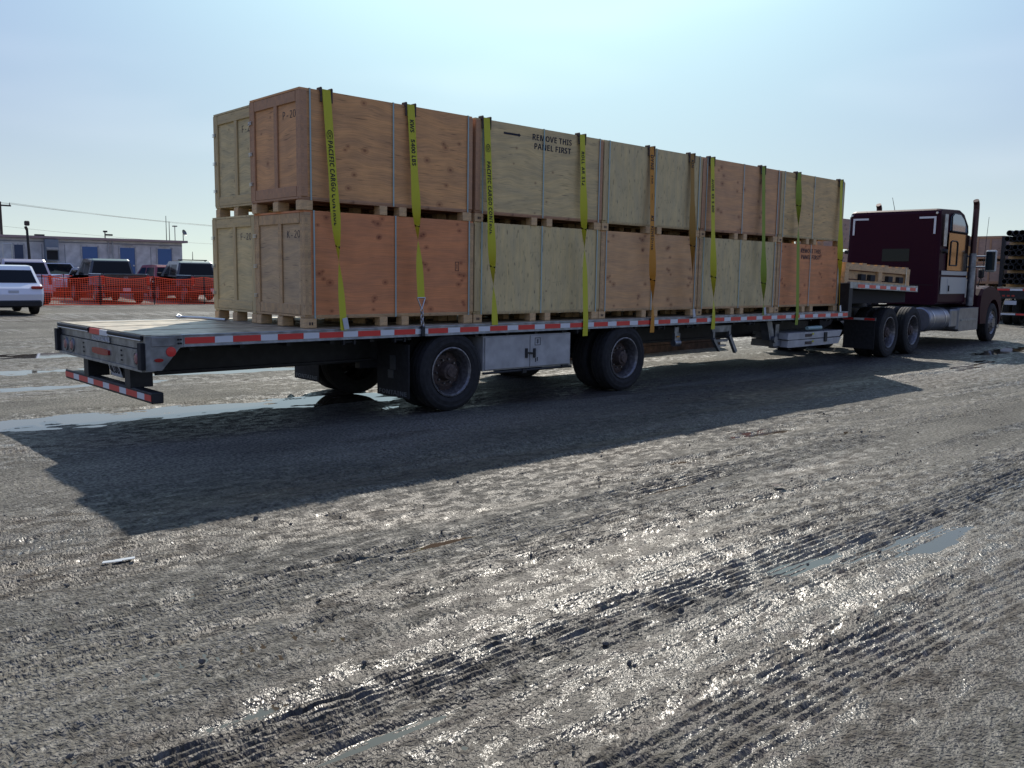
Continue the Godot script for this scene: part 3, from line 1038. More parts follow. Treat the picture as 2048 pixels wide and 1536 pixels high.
	part(t, "neck_valance", bx(Vector3(X1 + 0.15, 1.14, -0.24), Vector3(16.0, 1.40, -0.2)), M.dark, true)
	var tilt := 0.026
	for i in 6:
		var b := MB.new()
		var z := -0.08 - (WIDE - 0.16) / 6.0 * (i + 0.5)
		b.box(Vector3(14.65, 1.485, z), Vector3(3.0, 0.03, (WIDE - 0.16) / 6.0 - 0.012), Basis(Vector3.BACK, -tilt))
		part(t, "deck_plank", b, M.deck, true)
	for s in 2:
		var b := MB.new()
		b.box(Vector3(14.62, 1.462, -0.035 if s == 0 else -WIDE + 0.035), Vector3(3.04, 0.12, 0.06), Basis(Vector3.BACK, -tilt))
		part(t, "side_rail", b, M.rail, true)
	tape_row(t, 13.42, 16.1, 1.452, 1.515, -0.0015, tilt)
	part(t, "front_edge", bx(Vector3(16.14, 1.36, -WIDE + 0.03), Vector3(16.2, 1.49, -0.03)), M.rail, true)

# ------------------------------------------------------------------ crates
const CL := 2.262
const CD := 1.075
const CH := 1.208
var crate_parts := {}

func crate_mesh(key: String) -> Mesh:
	if crate_parts.has(key): return crate_parts[key]
	var b := MB.new()
	var l := CL * 0.5
	var d := CD * 0.5
	match key:
		"skid_block":
			b.cham(Vector3.ZERO, Vector3(0.135, 0.098, 0.11), 0.004)
		"skid_block_middle":
			b.cham(Vector3.ZERO, Vector3(0.10, 0.098, 0.11), 0.004)
		"side_panel":
			b.mm(Vector3(-l + 0.022, 0.135, -0.009), Vector3(l - 0.022, CH - 0.02, 0.009))
		"end_panel":
			b.mm(Vector3(-0.009, 0.135, -d + 0.02), Vector3(0.009, CH - 0.02, d - 0.02))
		"top_panel":
			b.mm(Vector3(-l, CH - 0.02, -d), Vector3(l, CH, d))
		"base_panel":
			b.mm(Vector3(-l, 0.1135, -d), Vector3(l, 0.1345, d))
		"runner":
			b.mm(Vector3(-l + 0.01, 0.0985, -0.05), Vector3(l - 0.01, 0.113, 0.05))
		"end_stile":
			b.cham(Vector3.ZERO, Vector3(0.02, CH - 0.155, 0.085), 0.003)
		"end_rail":
			b.turn = true
			b.cham(Vector3.ZERO, Vector3(0.02, 0.105, CD - 0.19), 0.003)
		"side_batten":
			b.cham(Vector3.ZERO, Vector3(0.075, CH - 0.155, 0.014), 0.003)
		"band":
			var z := d + 0.0165
			b.mm(Vector3(-0.008, 0.10, z - 0.002), Vector3(0.008, CH + 0.002, z))
			b.mm(Vector3(-0.008, 0.10, -z), Vector3(0.008, CH + 0.002, -z + 0.002))
			b.mm(Vector3(-0.008, CH + 0.0005, -z + 0.002), Vector3(0.008, CH + 0.0025, z - 0.002))
		"corner_clip":
			for k in 3:
				b.mm(Vector3(-0.012, k * 0.014, -0.045), Vector3(0.004, k * 0.014 + 0.005, 0.03))
	crate_parts[key] = b.mesh()
	return crate_parts[key]

func crate_piece(t: Node3D, called: String, key: String, at: Vector3, m: Material) -> MeshInstance3D:
	var o := MeshInstance3D.new()
	o.name = called
	o.mesh = crate_mesh(key)
	o.material_override = m
	t.add_child(o, true)
	o.position = at
	return o

func ply_mat(kind: int, c: Color, off: Vector2) -> StandardMaterial3D:
	var m := mat(c, 0.78)
	m.albedo_texture = M.ply[kind]
	m.uv1_scale = Vector3(1.0 / 2.4, 1.0 / 1.2, 1)
	m.uv1_offset = Vector3(off.x, off.y, 0)
	return m

func make_crate(label: String, group: String, at: Vector3, turn: float, kind: int, c: Color, end_kind: int, end_c: Color, frame: Material, bands: Array) -> Node3D:
	var t := thing("plywood_crate", label, "crate", at, turn, group)
	var l := CL * 0.5
	var d := CD * 0.5
	var pm := ply_mat(kind, c, Vector2(rng.randf(), 0.06 + rng.randf() * 0.1))
	pm.uv1_offset = Vector3(0.5, 1.03, 0)
	var em := ply_mat(end_kind, end_c, Vector2(rng.randf(), rng.randf()))
	for s in [1.0, -1.0]:
		crate_piece(t, "side_panel", "side_panel", Vector3(0, 0, s * (d - 0.009)), pm)
		crate_piece(t, "end_panel", "end_panel", Vector3(s * (l - 0.033), 0, 0), em)
		for k in 3:
			var z := [-d + 0.0425, 0.0 + 0.02, d - 0.0425][k] as float
			var st := crate_piece(t, "end_stile", "end_stile", Vector3(s * (l - 0.012), 0.135 + (CH - 0.155) * 0.5, z), frame)
			if k == 1: st.scale = Vector3(0.85, 0.84, 0.8)
		for y in [0.19, CH - 0.075]:
			crate_piece(t, "end_rail", "end_rail", Vector3(s * (l - 0.0125), y, 0), frame)
		for x in [-l + 0.0375, l - 0.0375]:
			crate_piece(t, "side_batten", "side_batten", Vector3(x, 0.135 + (CH - 0.155) * 0.5, s * (d + 0.007)), frame)
	crate_piece(t, "top_panel", "top_panel", Vector3.ZERO, pm)
	crate_piece(t, "base_panel", "base_panel", Vector3.ZERO, frame)
	for zi in 3:
		var z := [-d + 0.055, 0.0, d - 0.055][zi] as float
		crate_piece(t, "runner", "runner", Vector3(0, 0, z), frame)
		for xi in 4:
			var x := [-l + 0.0675, -0.14, 0.14, l - 0.0675][xi] as float
			var o := crate_piece(t, "skid_block", "skid_block" if xi % 3 == 0 else "skid_block_middle", Vector3(x + (rng.randf() - 0.5) * 0.03 * float(xi % 3 != 0), 0.049, z + (0.004 if zi == 2 else 0.0)), M.block)
			o.rotation.y = (rng.randf() - 0.5) * 0.05
	for x in bands:
		crate_piece(t, "band", "band", Vector3(x, 0, 0), M.band)
	for y in [0.3, 0.62, 0.95]:
		crate_piece(t, "corner_clip", "corner_clip", Vector3(-l - 0.001, y, -d + 0.02), M.steel)
	return t

func _crates() -> void:
	var red := lin(0.74, 0.385, 0.155)
	var deep := lin(0.74, 0.295, 0.118)
	var tan_ := lin(0.72, 0.45, 0.19)
	var pale := lin(0.70, 0.55, 0.27)
	var grn := lin(0.66, 0.525, 0.265)
	var g := "plywood crates stacked two high on the flatbed trailer"
	# near row, from the rear: [level, kind, colour, end kind, end colour, frame, label]
	var near := [
		[[1, deep, 3, lin(0.60, 0.42, 0.23), "timber", "reddish knotty plywood crate, bottom of the rear near stack, beside the bare deck"],
		 [0, red, 3, lin(0.72, 0.38, 0.165), "timber_red", "orange-tan plywood crate on top of the rear near stack, under the first lettered lime strap"]],
		[[2, pale, 3, pale, "timber_pale", "pale smooth plywood crate under the crate stencilled REMOVE THIS PANEL FIRST"],
		 [3, lin(0.70, 0.53, 0.255), 3, tan_, "timber_red", "pale top crate with large stencil REMOVE THIS PANEL FIRST beside an arrow sticker"]],
		[[1, lin(0.70, 0.41, 0.19), 3, tan_, "timber", "tan rib-grained plywood crate with knots behind the lower half of the orange strap"],
		 [2, grn, 2, grn, "timber_pale", "greenish pale plywood crate behind the upper half of the orange strap"]],
		[[2, lin(0.66, 0.525, 0.265), 2, grn, "timber", "pale grey plywood crate at the bottom, second stack from the tractor"],
		 [4, lin(0.68, 0.38, 0.18), 3, tan_, "timber_red", "brown knotty plywood crate on top, second stack from the tractor"]],
		[[1, lin(0.74, 0.31, 0.125), 3, red, "timber", "reddish crate with small blurred stencil at the front bottom of the near row"],
		 [3, lin(0.70, 0.48, 0.215), 2, tan_, "timber_pale", "light tan plywood crate on top at the front end, nearest the maroon cab"]],
	]
	var far := [
		["pale greenish plywood crate with stencilled end, bottom of the far rear stack", "pale greenish plywood crate with stencilled end, top of the far rear stack"],
		["far row crate hidden behind the second near stack, bottom level", "far row crate hidden behind the second near stack, top level"],
		["far row crate hidden behind the orange strap stack, bottom level", "far row crate hidden behind the orange strap stack, top level"],
		["far row crate hidden behind the fourth near stack, bottom level", "far row crate hidden behind the fourth near stack, top level"],
		["far row crate at the front end beside the step riser, bottom level", "far row crate at the front end facing the cab, top level"],
	]
	var zn := -0.2236 - 0.0165 - CD * 0.5
	for i in 5:
		for lv in 2:
			var a: Array = near[i][lv]
			var x := 1.7064 + 2.2805 * (i + 0.5)
			var at := Vector3(x + (rng.randf() - 0.5) * 0.012 - (0.03 if lv == 1 and i == 0 else 0.0), DECK + 0.002 + lv * (CH + 0.001), zn + (0.012 if lv == 1 else 0.0) + (rng.randf() - 0.5) * 0.012)
			var c := make_crate(a[5], g, at, (rng.randf() - 0.5) * 0.006, a[0], a[1], a[2], a[3], M[a[4]], [-CL * 0.5 + 0.11, 0.0, CL * 0.5 - 0.07])
			_marks(c, i, lv)
			var f := make_crate(far[i][lv], g, Vector3(x + 0.02 + (rng.randf() - 0.5) * 0.01 + (0.05 if lv == 1 and i == 0 else 0.0), DECK + 0.002 + lv * (CH + 0.001), zn - CD - 0.045), (rng.randf() - 0.5) * 0.006, 2, grn, 3, lin(0.66, 0.525, 0.265), M.timber_pale, [-CL * 0.5 + 0.11, 0.0, CL * 0.5 - 0.07])
			if i == 0: _end_stencil(f, "F - 20", lv)

func _end_stencil(c: Node3D, words: String, lv: int) -> void:
	var back := Basis(Vector3(0, 0, 1), Vector3(0, 1, 0), Vector3(-1, 0, 0))
	var x := -CL * 0.5 + 0.0235
	var o := lettering(c, "stencil", words, 0.072, Transform3D(back, Vector3(x, CH - 0.24, 0.28)), mat(lin(0.07, 0.06, 0.05), 0.8), 1.1, false)
	o.rotation.x += 0.0

func _marks(c: Node3D, i: int, lv: int) -> void:
	var z := CD * 0.5 + 0.0005
	if i == 0:
		_end_stencil(c, "P - 20" if lv == 1 else "K - 20", lv)
	if i == 1 and lv == 1:
		lettering(c, "stencil", "REMOVE THIS", 0.072, Transform3D(Basis.IDENTITY, Vector3(0.16, CH - 0.115, z)), M.ink, 1.12)
		lettering(c, "stencil", "PANEL FIRST", 0.072, Transform3D(Basis.IDENTITY, Vector3(0.17, CH - 0.225, z)), M.ink, 1.12)
		var b := MB.new()
		b.mm(Vector3(-0.68, CH - 0.135, z), Vector3(-0.43, CH - 0.11, z + 0.002))
		b.prism(PackedVector2Array([Vector2(-0.43, CH - 0.145), Vector2(-0.395, CH - 0.1225), Vector2(-0.43, CH - 0.10)]), z, z + 0.002)
		part(c, "arrow_sticker", b, M.ink)
	if i == 4 and lv == 0:
		lettering(c, "stencil", "REMOVE THIS", 0.072, Transform3D(Basis.IDENTITY, Vector3(0.02, CH - 0.115, z)), M.ink, 1.12)
		lettering(c, "stencil", "PANEL FIRST", 0.072, Transform3D(Basis.IDENTITY, Vector3(0.02, CH - 0.225, z)), M.ink, 1.12)
	if i == 0 and lv == 0:
		var b := MB.new()
		for s in [0.86]:
			b.mm(Vector3(s, 0.62, z), Vector3(s + 0.055, 0.626, z + 0.002))
			b.mm(Vector3(s, 0.72, z), Vector3(s + 0.055, 0.726, z + 0.002))
			b.mm(Vector3(s, 0.62, z), Vector3(s + 0.006, 0.726, z + 0.002))
			b.mm(Vector3(s + 0.049, 0.62, z), Vector3(s + 0.055, 0.726, z + 0.002))
			b.mm(Vector3(s + 0.024, 0.645, z), Vector3(s + 0.031, 0.70, z + 0.002))
		part(c, "stamp", b, M.rust)
	if lv == 0 or i > 0:
		# grade stamp on the corner skid block
		var st := MB.new()
		for k in 2:
			st.mm(Vector3(-CL * 0.5 + 0.045 + k * 0.028, 0.03, CD * 0.5 + 0.004), Vector3(-CL * 0.5 + 0.063 + k * 0.028, 0.062, CD * 0.5 + 0.0065))
		part(c, "grade_stamp", st, M.rust)

# ------------------------------------------------------------------ straps
func strap_path(y: float, x0: float, x1: float) -> Vector3:
	var top := DECK + 2 * CH + 0.014
	var f := (top - y) / (top - 1.0)
	return Vector3(lerpf(x0, x1, clampf(f, 0.0, 1.4)), y, lerpf(-0.203, 0.012, clampf(f, 0.0, 1.0)))

func strap(called_label: String, x0: float, x1: float, m: Material, y_end: float, twist_at: float, twist: float, words: String, ink: Material, word_from: float, tag_col: Material, chain := false) -> void:
	var top := DECK + 2 * CH + 0.014
	var t := thing("ratchet_strap", called_label, "strap", Vector3(x1, DECK, 0.0), 0.0, "webbing straps over the crates")
	var b := MB.new()
	var w := 0.098
	var n := 44
	var y1 := 1.32 if chain else y_end
	var prev := []
	# over the top of the load
	var slack := 0.0
	b.quad(Vector3(x0 - w * 0.5, top, -2.38), Vector3(x0 + w * 0.5, top, -2.38), Vector3(x0 + w * 0.5, top, -0.205), Vector3(x0 - w * 0.5, top, -0.205), Vector3.UP)
	for i in n + 1:
		var f := float(i) / n
		var y := lerpf(top, y1, f)
		var p := strap_path(y, x0, x1)
		var q := strap_path(y - 0.01, x0, x1)
		var along := (q - p).normalized()
		var a := twist * smoothstep(twist_at - 0.28, twist_at + 0.28, f)
		var side := Vector3(1, 0, 0)
		var nrm := side.cross(-along).normalized()
		var e := (side * cos(a) + nrm * sin(a)).normalized()
		var nn := e.cross(-along).normalized()
		if nn.z < 0: nn = -nn
		var cur := [p - e * w * 0.5, p + e * w * 0.5, nn]
		if i > 0:
			b.tri(prev[0], prev[1], cur[1], prev[2], prev[2], cur[2], Vector2(0, f), Vector2(1, f), Vector2(1, f))
			b.tri(prev[0], cur[1], cur[0], prev[2], cur[2], cur[2], Vector2(0, f), Vector2(1, f), Vector2(0, f))
		prev = cur
	part(t, "webbing", b, m, true)
	# corner protector under the strap at the top edge
	var c := MB.new()
	for s: float in [-1.0, 1.0]:
		c.cham(Vector3(x0 + s * 0.062, top - 0.005, -0.235), Vector3(0.022, 0.05, 0.09), 0.008)
		c.cham(Vector3(x0 + s * 0.062, top - 0.06, -0.203), Vector3(0.02, 0.14, 0.018), 0.006)
	c.mm(Vector3(x0 - 0.062, top - 0.012, -0.28), Vector3(x0 + 0.062, top - 0.004, -0.21))
	part(t, "corner_protector", c, M.rust, true)
	if words != "":
		var y := lerpf(top, 1.0, word_from)
		var p := strap_path(y, x0, x1)
		var along := (strap_path(y - 0.01, x0, x1) - p).normalized()
		var side := Vector3(1, 0, 0)
		var nrm := side.cross(-along).normalized()
		var xf := Transform3D(Basis(along, nrm.cross(along), nrm), p + nrm * 0.0015 - t.position)
		lettering(t, "strap_lettering", words, 0.053, xf, ink, 0.95)
	if tag_col:
		var p := strap_path(1.06, x0, x1)
		var g := MB.new()
		g.box(p + Vector3(0.02, 0.0, 0.012), Vector3(0.06, 0.12, 0.004), Basis(Vector3.BACK, 0.2))
		part(t, "tag", g, tag_col, true)
	if chain:
		var p := strap_path(1.32, x0, x1)
		var h := MB.new()
		h.tube([p + Vector3(-0.055, 0, 0), p + Vector3(0.055, 0, 0), p + Vector3(0.0, -0.13, 0.01), p + Vector3(-0.055, 0, 0)], 0.008, 8)
		part(t, "delta_ring", h, M.steel, true)
		for k in 7:
			var cy := 1.175 - k * 0.036
			var ln := MB.new()
			var pts := []
			for a in 11:
				var an := TAU * a / 10
				var q := Vector3(cos(an) * 0.017, sin(an) * 0.027, 0)
				if k % 2 == 1: q = Vector3(0, q.y, q.x)
				pts.append(Vector3(p.x + sin(k * 1.7) * 0.004, cy, p.z + 0.012 + 0.003 * k) + q)
			ln.tube(pts, 0.007, 6)
			part(t, "chain_link", ln, M.steel, true)
		var hk := MB.new()
		hk.cham(Vector3(p.x, 0.95, p.z + 0.035), Vector3(0.05, 0.12, 0.03), 0.008)
		part(t, "hook", hk, M.black, true)

func _straps() -> void:
	var bi: Material = M.black_ink
	var xs := [1.98, 3.04, 4.15, 5.82, 7.28, 8.25, 8.77, 10.23, 11.37, 12.91]
	var xb := [2.03, 3.05, 4.13, 5.74, 7.16, 8.12, 8.67, 10.10, 11.19, 12.70]
	strap("lime strap nearest the trailer tail, lettered in black, with a pale tag at the deck", xs[0], xb[0], M.lime, 0.99, 0.62, PI * 0.92, "PACIFIC CARGO CONTROL", bi, 0.385, M.plate)
	strap("narrow twisted olive strap ending in a chain above the first trailer wheel", xs[1], xb[1], M.lime, 0.99, 0.62, PI, "KWS    5400 LBS", bi, 0.17, null, true)
	strap("lime strap with long black lettering at the left of the REMOVE THIS PANEL FIRST stencil", xs[2], xb[2], M.lime, 0.99, 0.72, PI, "PACIFIC CARGO CONTROL", bi, 0.385, null)
	strap("lime strap hanging below the deck just right of the white tool box", xs[3], xb[3], M.lime, 0.80, 0.46, PI, "ROLL  AR  512", bi, 0.18, null)
	strap("bright orange strap with black lettering across the middle of the load", xs[4], xb[4], M.orange, 0.80, 0.72, PI, "KINEDYNE", bi, 0.53, null)
	strap("dull amber strap beside the bright orange one", xs[5], xb[5], M.amber, 0.98, 0.5, PI * 0.8, "KIN", bi, 0.06, M.plate)
	strap("lime strap with small black print just right of the amber strap", xs[6], xb[6], M.lime, 0.80, 0.70, PI, "AVOR  KS  5 400", bi, 0.24, null)
	strap("plain green strap third from the front end, narrowing low down", xs[7], xb[7], M.lime2, 0.99, 0.78, PI, "", bi, 0.5, M.plate)
	strap("plain green strap turned edge-on near its top, crossing the front reddish crate", xs[8], xb[8], M.lime2, 0.80, 0.22, PI, "", bi, 0.5, null)
	strap("lime strap at the front corner of the load next to the cab", xs[9], xb[9], M.lime, 0.99, 0.55, PI * 0.8, "", bi, 0.5, M.white_tape)
	# letters further up on the orange strap, and the round marks on the two lettered lime straps
	for o in get_children():
		if o is Node3D and o.get_meta("label", "") == "bright orange strap with black lettering across the middle of the load":
			for e in [["DYNE", 0.09, 0.062], ["3 inch", 0.19, 0.03], ["-------", 0.29, 0.03], ["KI", 0.415, 0.062]]:
				var y := lerpf(DECK + 2 * CH + 0.014, 1.0, e[1])
				var p := strap_path(y, xs[4], xb[4])
				var along := (strap_path(y - 0.01, xs[4], xb[4]) - p).normalized()
				var nrm := Vector3(1, 0, 0).cross(-along).normalized()
				lettering(o, "strap_lettering", e[0], e[2], Transform3D(Basis(along, nrm.cross(along), nrm), p + nrm * 0.0015 - o.position), bi)
		for w in [[0, "lime strap nearest the trailer tail, lettered in black, with a pale tag at the deck", 0.19], [2, "lime strap with long black lettering at the left of the REMOVE THIS PANEL FIRST stencil", 0.15]]:
			if o is Node3D and o.get_meta("label", "") == w[1]:
				var y := lerpf(DECK + 2 * CH + 0.014, 1.0, w[2])
				var p := strap_path(y, xs[w[0]], xb[w[0]])
				var r := MB.new()
				for i in 20:
					var a0 := TAU * i / 20
					var a1 := TAU * (i + 1) / 20
					r.quad(p + Vector3(cos(a0) * 0.03, sin(a0) * 0.052, 0.003), p + Vector3(cos(a1) * 0.03, sin(a1) * 0.052, 0.003), p + Vector3(cos(a1) * 0.036, sin(a1) * 0.06, 0.003), p + Vector3(cos(a0) * 0.036, sin(a0) * 0.06, 0.003), Vector3(0, 0, 1))
				for s: float in [-1.0, 1.0]:
					for i in 10:
						var a0 := TAU * i / 10
						var a1 := TAU * (i + 1) / 10
						var q := p + Vector3(0, s * 0.018, 0.004)
						r.quad(q + Vector3(cos(a0) * 0.012, sin(a0) * 0.012, 0), q + Vector3(cos(a1) * 0.012, sin(a1) * 0.012, 0), q + Vector3(cos(a1) * 0.018, sin(a1) * 0.018, 0), q + Vector3(cos(a0) * 0.018, sin(a0) * 0.018, 0), Vector3(0, 0, 1))
				part(o, "strap_emblem", r, bi, true)

# ------------------------------------------------------------------ the tractor
func _tractor() -> void:
	var t := thing("semi_tractor", "maroon sleeper-cab semi tractor with twin exhaust stacks, hitched to the loaded trailer", "truck", Vector3(16.0, 0, -1.5), deg_to_rad(3.5))
	for z in [0.43, -0.43]:
		part(t, "frame_rail", bx(Vector3(-1.5, 0.74, z - 0.045), Vector3(7.0, 1.0, z + 0.045)), M.black)
	for x in [-0.68, 0.68]:
		var a := MB.new()
		a.cyl(Vector3(x, 0.52, -1.0), Vector3(x, 0.52, 1.0), 0.09, 0.09, 12)
		a.lathe([Vector2(-0.25, 0.1), Vector2(-0.1, 0.24), Vector2(0.1, 0.24), Vector2(0.25, 0.1)], Vector3(x, 0.52, 0), Vector3(0, 0, 1), 16)
		part(t, "drive_axle", a, M.black)
		truck_wheel(t, Vector3(x, 0.515, 1.25), 0.52, true, 0.16)
		truck_wheel(t, Vector3(x, 0.515, -1.25), 0.52, true, 0.16, true)
	truck_wheel(t, Vector3(6.7, 0.515, 1.2), 0.52, false, 0.0, false, true)
	truck_wheel(t, Vector3(6.7, 0.515, -1.2), 0.52, false, 0.0, true, true)
	var fw := MB.new()
	fw.lathe([Vector2(0, 0.5), Vector2(0.08, 0.48), Vector2(0.08, 0.0)], Vector3(-0.15, 1.02, 0), Vector3.UP, 24)
	part(t, "fifth_wheel", fw, M.black)
	for z in [-0.93, 0.93]:
		var f := part(t, "mud_flap", bx(Vector3(-1.5, 0.2, z - 0.32), Vector3(-1.488, 0.82, z + 0.32)), M.rubber)
		part(f, "flap_bracket", bx(Vector3(-1.52, 0.78, z - 0.34), Vector3(-1.505, 0.84, z + 0.34)), M.rail)
		for k in 3:
			part(f, "reflective_strip", bx(Vector3(-1.525, 0.79, z - 0.33 + k * 0.22), Vector3(-1.5215, 0.83, z - 0.12 + k * 0.22)), M.red if k % 2 == 0 else M.white_tape)
	# sleeper box with rounded long edges
	var half := func(y: float) -> float: return 1.0 - 0.05 * smoothstep(2.6, 3.3, y)
	var sp := PackedVector2Array([Vector2(2.45, 1.04), Vector2(2.45, 3.18), Vector2(2.48, 3.25), Vector2(2.56, 3.29), Vector2(3.85, 3.34), Vector2(4.2, 3.26), Vector2(4.5, 2.98), Vector2(4.52, 1.04)])
	var sb := MB.new()
	sb.shell(sp, [[-1.12, 0.955], [-1.10, 0.975], [-1.06, 0.99], [-1.0, 1.0], [1.0, 1.0], [1.06, 0.99], [1.10, 0.975], [1.12, 0.955]], half)
	var sl := part(t, "sleeper_box", sb, M.maroon)
	# marks and window in the back wall
	for s: float in [-1.0, 1.0]:
		var m := MB.new()
		m.mm(Vector3(2.438, 3.06, minf(s * 0.6, s * 0.98)), Vector3(2.447, 3.105, maxf(s * 0.6, s * 0.98)))
		m.mm(Vector3(2.438, 2.70, minf(s * 0.935, s * 0.98)), Vector3(2.447, 3.0595, maxf(s * 0.935, s * 0.98)))
		part(sl, "reflective_mark", m, M.white_tape)
	part(sl, "rear_window", bx(Vector3(2.44, 2.06, -0.22), Vector3(2.447, 2.36, 0.42)), M.glass)
	part(sl, "seam", bx(Vector3(2.443, 1.5, -1.0), Vector3(2.4475, 1.512, 1.0)), M.dark)
	for z in [-1.0, 1.0]:
		var lt := MB.new()
		lt.cyl(Vector3(2.46, 3.18, z), Vector3(2.40, 3.18, z), 0.03, 0.026, 10)
		part(sl, "work_light", lt, M.steel)
	# near and far sides of the sleeper
	for s: float in [-1.0, 1.0]:
		var z0 := 1.122 * s
		var z1 := 1.134 * s
		var lo := minf(z0, z1)
		var hi := maxf(z0, z1)
		part(sl, "side_skin", bx(Vector3(2.95, 1.86, lo), Vector3(4.42, 2.74, hi)), M.polished)
		part(sl, "stripe", bx(Vector3(2.6, 1.75, lo), Vector3(4.45, 1.845, hi + 0.002 * s if s > 0 else hi)), M.cream)
		var wp := part(sl, "white_panel", bx(Vector3(2.6, 1.30, lo), Vector3(4.45, 1.70, hi)), M.cream)
		var d := MB.new()
		d.mm(Vector3(3.05, 1.32, minf(z1, z1 + 0.006 * s)), Vector3(3.60, 1.66, maxf(z1, z1 + 0.006 * s)))
		part(wp, "locker_door", d, M.cream)
		part(wp, "locker_handle", bx(Vector3(3.10, 1.36, minf(z1 + 0.006 * s, z1 + 0.03 * s)), Vector3(3.13, 1.50, maxf(z1 + 0.006 * s, z1 + 0.03 * s))), M.black)
		var win := MB.new()
		win.prism(PackedVector2Array([Vector2(3.12, 2.80), Vector2(3.12, 3.13), Vector2(3.3, 3.2), Vector2(3.7, 3.2), Vector2(4.0, 3.1), Vector2(4.25, 2.92), Vector2(4.28, 2.80)]), minf(1.085 * s, 1.125 * s), maxf(1.085 * s, 1.125 * s))
		part(sl, "side_window", win, M.blue_glass)
		var fr := MB.new()
		fr.tube([Vector3(3.12, 2.79, 1.13 * s), Vector3(3.12, 3.13, 1.12 * s), Vector3(3.3, 3.21, 1.11 * s), Vector3(3.7, 3.21, 1.11 * s), Vector3(4.0, 3.11, 1.12 * s), Vector3(4.26, 2.92, 1.13 * s), Vector3(4.3, 2.79, 1.13 * s), Vector3(3.12, 2.79, 1.13 * s)], 0.016, 8)
		part(sl, "window_frame", fr, M.black)
		part(sl, "trim_strip", bx(Vector3(2.60, 2.42, lo), Vector3(2.80, 3.16, hi - 0.0 * s)), M.rail)
		var vent := MB.new()
		vent.tube([Vector3(3.1, 1.98, 1.14 * s), Vector3(3.1, 2.52, 1.14 * s), Vector3(3.2, 2.56, 1.14 * s), Vector3(3.5, 2.56, 1.14 * s), Vector3(3.6, 2.52, 1.14 * s), Vector3(3.6, 1.98, 1.14 * s), Vector3(3.1, 1.98, 1.14 * s)], 0.016, 8)
		part(sl, "hatch_frame", vent, M.black)
		var hk := MB.new()
		hk.cyl(Vector3(2.62, 2.3, 1.12 * s), Vector3(2.62, 2.3, 1.22 * s), 0.06, 0.045, 12)
		part(sl, "side_lamp", hk, M.black)
	# cab
	var cp := PackedVector2Array([Vector2(4.5, 1.0), Vector2(4.5, 2.8), Vector2(4.75, 2.78), Vector2(5.35, 2.05), Vector2(5.6, 1.72), Vector2(5.6, 1.0)])
	var cb := MB.new()
	cb.shell(cp, [[-1.05, 0.96], [-0.97, 1.0], [0.97, 1.0], [1.05, 0.96]], null)
	var cab := part(t, "cab", cb, M.maroon)
	for s: float in [-1.0, 1.0]:
		var lo := minf(1.051 * s, 1.06 * s)
		var hi := maxf(1.051 * s, 1.06 * s)
		var dw := MB.new()
		dw.prism(PackedVector2Array([Vector2(4.62, 1.85), Vector2(4.62, 2.5), Vector2(4.8, 2.48), Vector2(5.2, 1.98), Vector2(5.2, 1.85)]), lo, hi)
		part(cab, "door_window", dw, M.glass)
		part(cab, "door_panel", bx(Vector3(4.62, 1.2, lo), Vector3(5.3, 1.66, hi)), M.cream)
		part(cab, "grab_handle", bx(Vector3(4.58, 1.3, 1.06 * s - 0.015), Vector3(4.60, 2.2, 1.06 * s + 0.03)), M.chrome)
	var ws := MB.new()
	ws.quad(Vector3(4.80, 2.735, -0.9), Vector3(4.80, 2.735, 0.9), Vector3(5.57, 1.78, 0.9), Vector3(5.57, 1.78, -0.9), Vector3(1, 1, 0))
	part(cab, "windscreen", ws, M.glass)
	# bonnet and wings
	var hp := PackedVector2Array([Vector2(5.58, 0.9), Vector2(5.58, 1.72), Vector2(6.4, 1.62), Vector2(7.2, 1.46), Vector2(7.42, 1.3), Vector2(7.45, 0.6), Vector2(7.2, 0.6), Vector2(7.15, 0.9)])
	var hb := MB.new()
	hb.shell(hp, [[-0.74, 0.93], [-0.62, 1.0], [0.62, 1.0], [0.74, 0.93]], null)
	var hood := part(t, "bonnet", hb, M.maroon)
	part(hood, "grille", bx(Vector3(7.44, 0.65, -0.5), Vector3(7.47, 1.3, 0.5)), M.chrome)
	for s: float in [-1.0, 1.0]:
		var wing := PackedVector2Array()
		for i in 15:
			var a := deg_to_rad(182.0 - i * 190.0 / 14.0)
			wing.append(Vector2(6.7 + cos(a) * 0.62, 0.52 + sin(a) * 0.62))
		for e in [[7.42, 0.55], [7.44, 0.95], [7.36, 1.2], [7.1, 1.36], [6.7, 1.45], [6.2, 1.5], [5.75, 1.42], [5.55, 1.25], [5.5, 0.9], [5.6, 0.5]]:
			wing.append(Vector2(e[0], e[1]))
		var w := MB.new()
		w.shell(wing, [[minf(0.66 * s, 1.2 * s), 0.98 if s < 0 else 1.0], [minf(0.72 * s, 1.12 * s), 1.0], [maxf(0.72 * s, 1.12 * s), 1.0], [maxf(0.66 * s, 1.2 * s), 0.98 if s > 0 else 1.0]], null)
		part(t, "front_wing", w, M.maroon)
	var fb := MB.new()
	fb.cham(Vector3(7.5, 0.5, 0), Vector3(0.16, 0.36, 2.3), 0.04)
	part(t, "front_bumper", fb, M.chrome)
